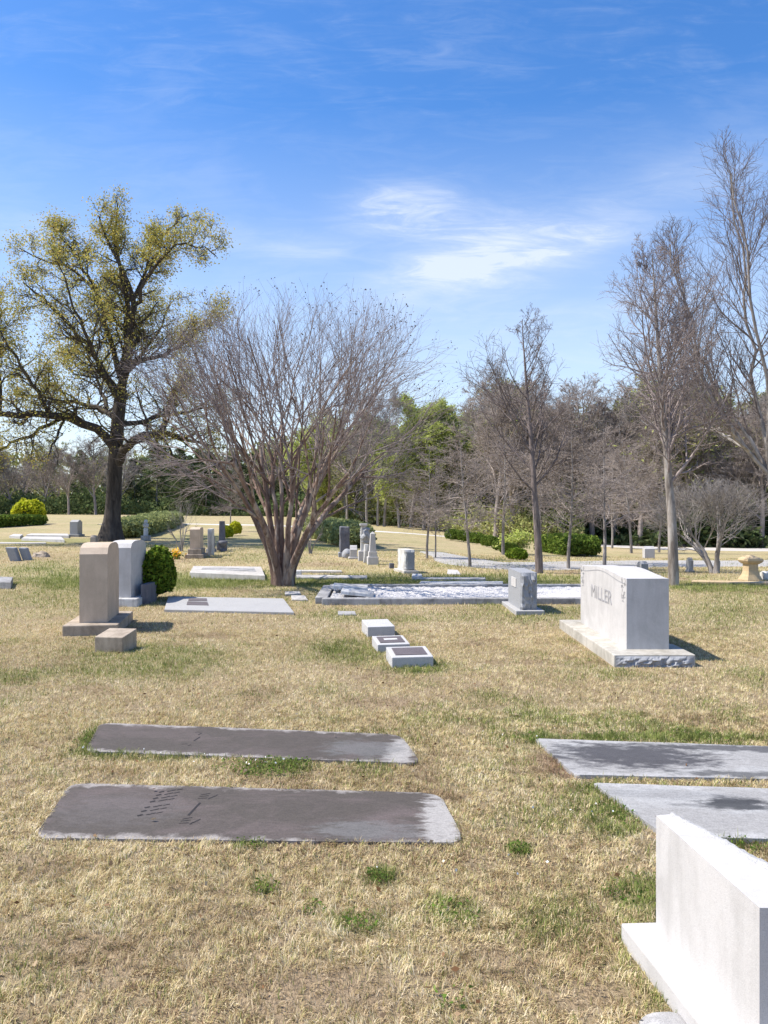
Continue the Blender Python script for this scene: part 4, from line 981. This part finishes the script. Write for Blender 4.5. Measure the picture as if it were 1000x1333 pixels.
# ---- woods tree variants
def bare(seed, h, n1=12, spread=(28, 52), tw=.013):
    tr = Tree(seed)
    P0, R0 = tr.level(np.array([[0, 0, -.1]]), np.array([[0.03, 0, 1.0]]), np.array([h * .93]), np.array([h * .016]), 14, .05, .05, .12, 7)
    S, D, Ln, Rc = tr.spawn(P0, R0, n1, .22, .97, spread[0], spread[1], .45, .6, .3, .6, tw)
    P1, R1 = tr.level(S, D, Ln, Rc, 6, .14, .10, .3, 5)
    S, D, Ln, Rc = tr.spawn(P1, R1, 9, .2, 1, 25, 55, .48, .6, .35, .45, tw)
    P2, R2 = tr.level(S, D, Ln, Rc, 4, .16, .05, .4, 3)
    S, D, Ln, Rc = tr.spawn(P2, R2, 8, .15, 1, 25, 60, .5, .6, .35, .35, tw)
    P3, R3 = tr.level(S, D, Ln, Rc, 3, .18, .03, .5, 3)
    S, D, Ln, Rc = tr.spawn(P3, R3, 4, .15, 1, 25, 60, .55, .7, .35, .3, tw * .8)
    P4, R4 = tr.level(S, D, Ln, Rc, 1, .18, .0, .6, 3)
    return tr, P3, P4
def proto_bare(seed, mat, lname=None, lsize=.12, per=1, frac=1.0, matb=None, n1=14):
    tr, P3, P4 = bare(seed, 12, n1)
    a_ = Tree(0); a_.groups = tr.groups[:2]; b_ = Tree(0); b_.groups = tr.groups[2:]
    parts = [('trunk', a_.mesh('trunk', mat)), ('branches', b_.mesh('branches', matb or mat))]
    if lname:
        g = np.random.default_rng(seed); e = P4[:, -1]; e = e[g.random(len(e)) < frac]
        Lc = (e[:, None] + g.normal(0, .15, (len(e), per, 3))).reshape(-1, 3)
        parts.append(('crown', leaves('crown', Lc, lsize, ML[lname], g)))
    return parts
VAR = {'bareA': proto_bare(101, MB['far']), 'bareB': proto_bare(102, MB['farbrown'], n1=18), 'bareC': proto_bare(103, MB['farbrown']),
       'spring': proto_bare(104, MB['far'], 'spring', .09, 4, .95, n1=20), 'olive': proto_bare(105, MB['far'], 'olive', .12, 1, .8, n1=18), 'olive2': proto_bare(106, MB['farbrown'], 'olive', .12, 1, .5, n1=16)}
def pine(seed):
    tr = Tree(seed); g = tr.g
    P0, R0 = tr.level(np.array([[0, 0, -.1]]), np.array([[0, 0, 1.0]]), np.array([11.5]), np.array([.16]), 12, .02, .05, .12, 7)
    S, D, Ln, Rc = tr.spawn(P0, R0, 70, .14, .99, 65, 95, .2, .4, .3, 0, .01)
    Ln = np.interp(S[:, 2], [1, 3.5, 8, 11.5], [1.7, 2.4, 1.6, .35]) * (1 + .35 * (g.random(len(S)) * 2 - 1))
    P1, R1 = tr.level(S, D, Ln, np.full(len(S), .03), 5, .1, .04, .3, 4)
    S, D, Ln, Rc = tr.spawn(P1, R1, 8, .25, 1, 30, 60, .4, .6, .3, .4, .008)
    P2, R2 = tr.level(S, D, Ln, Rc, 2, .15, .05, .5, 3)
    Lc = np.concatenate([along(P2, 22, g, .11), along(P1, 20, g, .10)])
    return [('trunk', tr.mesh('trunk', MB['far'])), ('crown', leaves('crown', Lc, .13, ML['pine'], g, aspect=.35))]
VAR['pineA'] = pine(201); VAR['pineB'] = pine(202)
def plant_tree(kind, px, dist, h, name, label, group, wsc=1.0):
    x = (px - 500) / 1000 * dist; z = Tz(x, dist); k_ = h / 12
    t = thing(name, label, 'tree', (x, dist, z - .05), random.uniform(0, 6.28), group); t.scale = (k_ * wsc, k_ * wsc, k_)
    for pn, me in VAR[kind]: link(pn, me, t)
    return t
rnd = random.Random(99)
LAB = {'bareA': ('bare_woodland_tree', 'grey leafless tree in the {} of the woods'), 'bareB': ('bare_woodland_tree', 'brownish leafless tree in the {} of the woods'), 'bareC': ('bare_woodland_tree', 'brownish leafless tree in the {} of the woods'),
       'spring': ('leafing_tree', 'bright spring-green leafing tree in the {} of the woods'), 'olive': ('leafing_tree', 'olive-green leafing tree in the {} of the woods'), 'olive2': ('leafing_tree', 'thin olive tree just leafing in the {} of the woods'),
       'pineA': ('pine_tree', 'dark green pine in the {} of the woods'), 'pineB': ('pine_tree', 'dark green pine in the {} of the woods')}
def wood(kind, px, dist, h, zone, w=1.0):
    nm, lb = LAB[kind]; plant_tree(kind, px, dist, h, nm, lb.format(zone), {'far left part': 'trees of the far left woods', 'middle part': 'trees of the middle woods', 'right part': 'trees of the right woods'}[zone] + ' ' + nm.replace('_', ' '), w)
# left: y of foot about 668
for i in range(40):
    px = -60 + i * 12.3 + rnd.uniform(-6, 6); row = i % 3
    dist = (108, 118, 130)[row] + rnd.uniform(-4, 4)
    if px < 90: kd = rnd.choice(['bareB', 'olive2', 'bareC', 'pineA', 'olive2'])
    else: kd = rnd.choice(['pineA', 'pineB', 'pineA', 'pineB', 'olive', 'bareA', 'bareB'])
    h = rnd.uniform(9.0, 11.5) * (1.0 if kd[0] != 'p' else .98)
    wood(kd, px, dist, h, 'far left part', 1.15)
# middle
for i in range(34):
    px = 400 + i * 9.6 + rnd.uniform(-6, 6); row = i % 3
    dist = (80, 90, 101)[row] + rnd.uniform(-3, 3)
    kd = rnd.choice(['olive', 'olive', 'bareA', 'spring', 'olive2', 'spring', 'spring']) if px > 560 else rnd.choice(['spring', 'spring', 'olive', 'olive2'])
    wood(kd, px, dist, rnd.uniform(10.5, 12.8) * dist / 90 * (1.05 if px > 560 else .95), 'middle part', 1.05)
for px, d_, h_ in ((535, 76, 11.5), (552, 74, 11.9), (572, 75, 12.2), (590, 78, 11.6), (640, 76, 11.6), (656, 78, 11.4), (612, 80, 10.8), (450, 82, 9.5), (425, 84, 9.5), (520, 72, 8.5)): wood('spring', px, d_, h_, 'middle part', 1.1)
for px, h_ in ((478, 12.5), (492, 12.0), (500, 13)): wood('bareA', px, 73, h_, 'middle part', .7)
# right
for i in range(44):
    px = 640 + i * 10.6 + rnd.uniform(-6, 6); row = i % 3
    dist = (60, 69, 80)[row] + rnd.uniform(-3, 3)
    kd = rnd.choice(['bareB', 'bareC', 'bareB', 'bareA', 'olive2', 'olive'])
    wood(kd, px, dist, rnd.uniform(12.6, 15.2) * dist / 72, 'right part', 1.2)
for px, h_ in ((652, 17.0), (665, 14)): wood('bareA', px, 76, h_, 'right part', .9)
# undergrowth and distant mass
def mass(name, label, x0f, pts, n, size, mat, hfun, thick, seed, cat='undergrowth'):
    g = np.random.default_rng(seed); P = np.array(pts, float)   # (px, dist)
    t = g.random(n) * (len(P) - 1); i = np.minimum(t.astype(int), len(P) - 2); f = t - i
    px = P[i, 0] * (1 - f) + P[i + 1, 0] * f; ds = P[i, 1] * (1 - f) + P[i + 1, 1] * f + (g.random(n) - .5) * thick
    x = (px - 500) / 1000 * ds; lump = np.clip(.15 + 2.6 * np.clip(fbm(x * .28 + 9, ds * .28, 3, seed) - .25, 0, 1), .15, 1.3 if cat == 'undergrowth' else 1.0)
    z = T(x, ds) + g.random(n) ** .8 * hfun(px) * lump
    o = link(name, leaves(name, np.stack([x, ds, z], -1), size, ML[mat], g, aspect=.6)); tag(o, label, cat, kind='stuff')
mass('undergrowth', 'dark evergreen undergrowth at the foot of the far left woods', 0, [(-150, 112), (150, 114), (420, 108)], 24000, .24, 'pine', lambda p: 3.2 + 0 * p, 14, 301)
mass('undergrowth', 'olive undergrowth at the foot of the middle woods', 0, [(400, 90), (560, 82), (700, 74)], 24000, .2, 'olive', lambda p: 3.4 + 0 * p, 14, 302)
mass('undergrowth', 'dark undergrowth at the foot of the right woods', 0, [(660, 72), (850, 64), (1150, 62)], 30000, .2, 'pine', lambda p: 2.6 + 0 * p, 14, 303)
mass('undergrowth', 'light green leafy thicket behind the clipped hedges', 0, [(560, 74), (620, 66), (700, 62), (760, 60)], 9000, .12, 'olive', lambda p: 2.8 + 0 * p, 6, 304)
mass('distant_woods', 'distant wooded rise behind the nearer trees', 0, [(-500, 200), (300, 210), (560, 190), (900, 170), (1500, 170)], 110000, .6, 'olive', lambda p: np.interp(p, [-500, 200, 420, 640, 1100], [15, 14.5, 19, 24, 25]), 40, 305, 'woods')
# ---- hedges and bushes
def hedge(name, label, A_, B_, wd, h, mat, n, size, seed, cat='hedge', rounded=False, lump=.1, group=None):
    A_ = Vector(A_[:2]); B_ = Vector(B_[:2]); Ld = (B_ - A_).length; ang = math.atan2((B_ - A_).y, (B_ - A_).x)
    c = (A_ + B_) / 2; g = np.random.default_rng(seed)
    u = g.random((n, 3)) * 2 - 1; f = g.integers(0, 5, n)
    u[f == 0, 0] = np.sign(u[f == 0, 0]); u[(f == 1) | (f == 2), 1] = np.sign(u[(f == 1) | (f == 2), 1]); u[f > 2, 2] = 1
    q = np.abs(u); e = 4.0 if not rounded else 2.0
    nr = (q[:, 0] ** e + q[:, 1] ** e + q[:, 2] ** e) ** (1 / e); u /= nr[:, None]
    rr = np.where(g.random(n) < .10, 1.0 + .16 * g.random(n), 1 - .22 * g.random(n) ** 2) * (1 + lump * 2 * (fbm(u[:, 0] * Ld * 1.1 + seed, u[:, 1] * 2 + u[:, 2] * 1.7, 3, seed) - .5))
    zc = .5
    V = np.stack([u[:, 0] * (Ld / 2) * (1 - .1 * (1 - rr)), u[:, 1] * wd / 2 * rr, h * zc + u[:, 2] * h * zc * rr], -1)
    t = thing(name, label, cat, (c.x, c.y, Tz(c.x, c.y)), ang, group)
    # follow the ground
    wx = c.x + V[:, 0] * math.cos(ang); wy = c.y + V[:, 0] * math.sin(ang); V[:, 2] += T(wx, wy) - Tz(c.x, c.y)
    link('foliage', leaves('foliage', V, size, ML[mat], g, aspect=.6), t)
    ns = max(4, int(Ld / .8)); bm = bmesh.new(); rings = []
    for i in range(ns + 1):
        x = -Ld / 2 * .93 + Ld * .93 * i / ns; zz = Tz(c.x + x * math.cos(ang), c.y + x * math.sin(ang)) - Tz(c.x, c.y)
        kq = math.sqrt(max(0.05, 1 - (2 * i / ns - 1) ** 2)) if rounded else (1 if 0 < i < ns else .7)
        rings.append([bm.verts.new((x, math.cos(a) * wd * .38 * kq, zz + h * .46 + math.sin(a) * h * .40 * kq)) for a in [j * math.pi / 5 for j in range(10)]])
    for a, b in zip(rings, rings[1:]):
        for j in range(10): bm.faces.new((a[j], a[(j + 1) % 10], b[(j + 1) % 10], b[j]))
    bm.faces.new(rings[0]); bm.faces.new(rings[-1][::-1])
    link('branch_core', bm_mesh('branch_core', bm, ML['core']), t)
    return t
c = G(201, 781)
hedge('round_bush', 'clipped round green bush beside the white curved-top headstone', (c.x - .28, c.y + .1), (c.x + .33, c.y + .1),   .66, .84, 'bush', 5200, .036, 401, 'bush', True, .22)
hedge('clipped_hedge', 'dark clipped hedge at the far left edge', G(-60, 690), G(54, 683), 1.3, .62, 'hedge', 8000, .10, 402)
hedge('clipped_hedge', 'long clipped hedge right behind the oak trunk', G(162, 701), G(226, 682), 1.8, .85, 'paleh', 16000, .09, 403, lump=.12)
hedge('clipped_hedge', 'clipped hedge behind the monument cluster', G(470, 714), G(410, 696), 1.7, .95, 'paleh', 14000, .08, 404, lump=.12)
hedge('clipped_hedge', 'dense clipped hedge behind the young tree, beyond the road', G(765, 725), G(710, 717), 1.5, .85, 'hedge', 12000, .07, 405, lump=.15)
pts = [(590, 704), (606, 706), (622, 709), (638, 712.5), (653, 717), (664, 722), (674, 729)]
ordn = ['farthest', 'second', 'third', 'middle', 'third nearest', 'second nearest', 'nearest']
for i, (px, py) in enumerate(pts):
    c = G(px, py); s = c.y / 1000
    hedge('round_shrub', 'green round shrub, %s of the row running down to the road' % ordn[i], (c.x - 9 * s, c.y + .7), (c.x + 9 * s, c.y - .3), 14 * s, (15 if i < 4 else 14) * s, 'hedge' if i < 6 else 'bush', 3000, .06, 410 + i, 'shrub', True, .12, 'row of round shrubs')
hedge('lime_bush', 'lime yellow bush above the hedge at far left', (G(38, 682).x - 1.1, G(38, 682).y), (G(38, 682).x + 1.1, G(38, 682).y), 1.5, 1.5, 'lime', 3400, .10, 430, 'bush', True, .5)
c = G(296, 701); s = c.y / 1000
hedge('lime_bush', 'nearer lime yellow bush of the pair beneath the pale young tree', (c.x - 8 * s, c.y), (c.x + 8 * s, c.y), 14 * s, 16 * s, 'lime', 4000, .05, 431, 'bush', True, .15)
c = G(305, 697); s = c.y / 1000
hedge('lime_bush', 'farther lime yellow bush of the pair beneath the pale young tree', (c.x - 8 * s, c.y + .3), (c.x + 8 * s, c.y + .3), 14 * s, 17 * s, 'lime', 4000, .05, 432, 'bush', True, .15)
# light green loose shrub at 680,690
c = G(676, 722); s = c.y / 1000
tr = Tree(501); S = np.zeros((14, 3)); az = np.arange(14) * 2.4; D = np.stack([np.cos(az) * .5, np.sin(az) * .5, np.ones(14)], -1)
P0, R0 = tr.level(S, D, np.full(14, 34 * s * .8), np.full(14, .03), 5, .12, .02, .4, 4); S, D, Ln, Rc = tr.spawn(P0, R0, 9, .2, 1, 25, 60, .4, .6); P1, R1 = tr.level(S, D, Ln, Rc, 3)
t = thing('leafy_shrub', 'loose light green shrub behind the end of the round shrub row', 'shrub', (c.x, c.y + 1, c.z)); link('stems', tr.mesh('stems', MB['brown']), t)
g_ = np.random.default_rng(6); link('foliage', leaves('foliage', along(P1, 16, g_, .09), .05, ML['spring'], g_), t)
# flowers
c = G(229, 728); t = thing('flower_bouquet', 'yellow and orange flower bunch beside the stepped pale headstone', 'flowers', c)
g_ = np.random.default_rng(3); P = g_.normal(0, 1, (90, 3)) * np.array([.09, .08, .07]) + np.array([0, 0, .18])
link('blossoms', leaves('blossoms', P, .035, leaf_mat('yellow_petals', [(.8, .5, .03), (.85, .62, .1), (.8, .3, .03)], .2, 0), g_, aspect=.9), t)
link('stalks', leaves('stalks', g_.normal(0, 1, (60, 3)) * np.array([.07, .07, .05]) + np.array([0, 0, .09]), .05, ML['bush'], g_), t)
# ------------------------------------------------------------------ grass blades
def inpoly(x, y, poly):
    r = np.zeros(len(x), bool); n = len(poly); j = n - 1
    for i in range(n):
        xi, yi = poly[i]; xj, yj = poly[j]
        c_ = ((yi > y) != (yj > y)) & (x < (xj - xi) * (y - yi) / ((yj - yi) + 1e-12) + xi); r ^= c_; j = i
    return r
def blade_mat():
    m, nt, out = newmat('grass_blades'); k = N(nt)
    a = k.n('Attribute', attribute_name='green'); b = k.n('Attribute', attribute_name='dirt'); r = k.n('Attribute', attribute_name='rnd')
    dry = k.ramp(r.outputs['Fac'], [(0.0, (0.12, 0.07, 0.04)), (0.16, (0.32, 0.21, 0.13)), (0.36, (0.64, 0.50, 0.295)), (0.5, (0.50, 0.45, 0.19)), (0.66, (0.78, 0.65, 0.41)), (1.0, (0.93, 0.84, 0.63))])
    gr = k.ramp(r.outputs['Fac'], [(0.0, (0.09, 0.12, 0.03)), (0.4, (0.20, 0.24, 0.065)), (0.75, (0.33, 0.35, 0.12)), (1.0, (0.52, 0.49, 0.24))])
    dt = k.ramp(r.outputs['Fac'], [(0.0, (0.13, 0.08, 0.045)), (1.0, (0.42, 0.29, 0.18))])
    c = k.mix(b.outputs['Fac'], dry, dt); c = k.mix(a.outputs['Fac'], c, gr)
    d = k.n('BsdfDiffuse'); k.l(c, d.inputs[0]); t_ = k.n('BsdfTranslucent'); k.l(c, t_.inputs[0]); mx = k.n('MixShader'); mx.inputs[0].default_value = .3
    k.l(d.outputs[0], mx.inputs[1]); k.l(t_.outputs[0], mx.inputs[2]); k.l(mx.outputs[0], out.inputs[0]); return m
g_ = np.random.default_rng(77)
def scatter(d0, d1, dens, ln, wd, segs, margin=.9):
    area_max = (d1 - d0) * 2 * (.5 * d1 + margin); n = int(area_max * dens)
    y = d0 + (d1 - d0) * g_.random(n); x = (g_.random(n) * 2 - 1) * (.5 * d1 + margin)
    kp = np.abs(x) < .5 * y + margin; x, y = x[kp], y[kp]
    for p in EXCL:
        bx = [q[0] for q in p]; by = [q[1] for q in p]
        near = (x > min(bx)) & (x < max(bx)) & (y > min(by)) & (y < max(by)); ii = np.where(near)[0]
        if len(ii):
            ins = np.zeros(len(x), bool); ins[ii] = inpoly(x[ii], y[ii], p); x, y = x[~ins], y[~ins]
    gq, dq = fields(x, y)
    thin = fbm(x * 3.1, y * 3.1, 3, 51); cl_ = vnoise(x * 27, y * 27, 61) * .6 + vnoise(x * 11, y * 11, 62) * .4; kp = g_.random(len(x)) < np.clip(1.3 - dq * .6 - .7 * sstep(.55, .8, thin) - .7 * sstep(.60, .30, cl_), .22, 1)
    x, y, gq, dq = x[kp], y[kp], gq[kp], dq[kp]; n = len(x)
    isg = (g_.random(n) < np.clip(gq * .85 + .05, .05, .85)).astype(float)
    cf = vnoise(x * 13, y * 13, 63); az = cf * 14 + g_.normal(0, .9, n); tilt = np.where(isg > .5, g_.normal(.55, .3, n), g_.normal(.88, .36, n)); tilt = np.clip(tilt, .05, 1.45)
    Lb = ln * (0.45 + .8 * g_.random(n)) * (.65 + .8 * vnoise(x * 17, y * 17, 64)) * np.where(isg > .5, 1.0 + .6 * gq, .95)
    W = wd * (.7 + .6 * g_.random(n)) * np.where(isg > .5, 1.2, 1)
    z = T(x, y) - .004 + .008 * g_.random(n)
    base = np.stack([x, y, z], -1); hd = np.stack([np.cos(az), np.sin(az), 0 * az], -1); sd_ = np.stack([-np.sin(az), np.cos(az), 0 * az], -1)
    roll = g_.normal(0, .6, n)[:, None]; up = np.array([0, 0, 1.0])
    sdr = sd_ * np.cos(roll) + up * np.sin(roll) * .5
    d1_ = hd * np.sin(tilt * .6)[:, None] + up * np.cos(tilt * .6)[:, None]; t2 = np.minimum(tilt * 1.35, 1.9); d2_ = hd * np.sin(t2)[:, None] + up * np.cos(t2)[:, None]
    m_ = base + d1_ * (Lb * .5)[:, None]; tp = m_ + d2_ * (Lb * .5)[:, None]
    w2 = (W / 2)[:, None]
    if segs == 2:
        V = np.stack([base - sdr * w2, base + sdr * w2, m_ + sdr * w2 * .85, m_ - sdr * w2 * .85, tp], 1); kk = 5
        b = np.arange(n)[:, None] * 5; FQ = b + np.array([[0, 1, 2, 3]]); FT = b + np.array([[3, 2, 4]])
    else:
        V = np.stack([base - sdr * w2, base + sdr * w2, tp], 1); kk = 3; b = np.arange(n)[:, None] * 3; FQ = np.zeros((0, 4), int); FT = b + np.array([[0, 1, 2]])
    rn = np.clip(g_.random(n) * .62 + .30 * vnoise(x * 22, y * 22, 3) + .32 * (fbm(x * 1.7, y * 1.7, 3, 71) - .35), 0, 1)
    return V.reshape(-1, 3), FQ, FT, np.repeat(isg, kk), np.repeat(dq, kk), np.repeat(rn, kk)
bands = [(1.9, 3.4, 40000, .031, .0026, 2, .9), (3.4, 6.0, 22000, .032, .0034, 2, .9), (6.0, 10.0, 9500, .036, .005, 1, 1.0), (10, 17, 2200, .042, .008, 1, 1.2), (17, 30, 420, .06, .014, 1, 1.5)]
Vs, Q_, T_, A1, A2, A3 = [], [], [], [], [], []; off = 0
for b in bands:
    V, FQ, FT, a1, a2, a3 = scatter(*b); Vs.append(V); Q_.append(FQ + off); T_.append(FT + off); A1.append(a1); A2.append(a2); A3.append(a3); off += len(V)
print('blade verts', off)
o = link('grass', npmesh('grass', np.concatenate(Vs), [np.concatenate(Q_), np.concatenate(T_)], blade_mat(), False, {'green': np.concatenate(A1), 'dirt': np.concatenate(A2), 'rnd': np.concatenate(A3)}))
tag(o, 'short dry winter grass with green blades among it', 'grass', kind='stuff')
# broad-leaved weed tufts
Vw = []; 
for (px, py, r, n) in [(345, 1003, .16, 240), (375, 997, .14, 200), (300, 1000, .10, 90), (495, 1147, .05, 60), (675, 1111, .05, 80), (590, 1190, .09, 80), (470, 1207, .07, 60), (412, 1187, .05, 40), (345, 1160, .05, 40), (325, 1100, .06, 50), (800, 1065, .12, 110), (830, 1160, .13, 110), (690, 962, .1, 80), (800, 963, .2, 90), (900, 966, .2, 90), (970, 1093, .15, 160), (545, 873, .15, 90), (120, 965, .12, 70), (590, 1310, .06, 40), (860, 1240, .08, 90), (905, 1285, .06, 60)]:
    c = G(px, py); a = g_.random(n) * 6.28; rr = r * np.sqrt(g_.random(n)) * 1.2
    Vw.append(np.stack([c.x + rr * np.cos(a), c.y + rr * np.sin(a), c.z + .008 + .03 * g_.random(n)], -1))
Vw = np.concatenate(Vw)
for p in EXCL[:6]: Vw = Vw[~inpoly(Vw[:, 0], Vw[:, 1], p)]
o = link('weeds', leaves('weeds', Vw, .0095, ML['weed'], g_, flat=.5, aspect=.45)); tag(o, 'low green weed tufts scattered in the dry grass', 'weeds', kind='stuff')

# fallen leaves and tiny blossoms
n = 420; y = 2.1 + 9 * g_.random(n) ** 1.3; x = (g_.random(n) * 2 - 1) * (.5 * y + .5)
ok = np.ones(n, bool)
for p in EXCL[:6]: ok &= ~inpoly(x, y, p) | (g_.random(n) < .15)
x, y = x[ok], y[ok]
o = link('fallen_leaves', leaves('fallen_leaves', np.stack([x, y, T(x, y) + .022 + .01 * g_.random(len(x))], -1), .013, leaf_mat('dead_leaves', [(.10, .055, .03), (.22, .12, .06), (.36, .25, .15), (.5, .42, .3)], .2, 0), g_, flat=.35, aspect=.6)); tag(o, 'small curled brown leaves and bits lying in the grass', 'leaves', kind='stuff')
Q = []
for (px, py, r, n) in [(300, 988, .3, 34), (180, 982, .2, 22), (420, 990, .2, 14), (350, 1003, .1, 12), (800, 1064, .2, 12), (590, 1140, .2, 8), (700, 962, .3, 10), (460, 985, .2, 8)]:
    c = G(px, py); Q.append(np.stack([c.x + g_.normal(0, r, n), c.y + g_.normal(0, r * .3, n), c.z + .03 + .025 * g_.random(n)], -1))
Q = np.concatenate(Q)
for p in EXCL[:6]: Q = Q[~inpoly(Q[:, 0], Q[:, 1], p)]
o = link('tiny_blossoms', leaves('tiny_blossoms', Q, .006, plain('white_petals', (.8, .8, .76)), g_, aspect=.9)); tag(o, 'tiny white blossoms among the weeds by the grave slabs', 'flowers', kind='stuff')
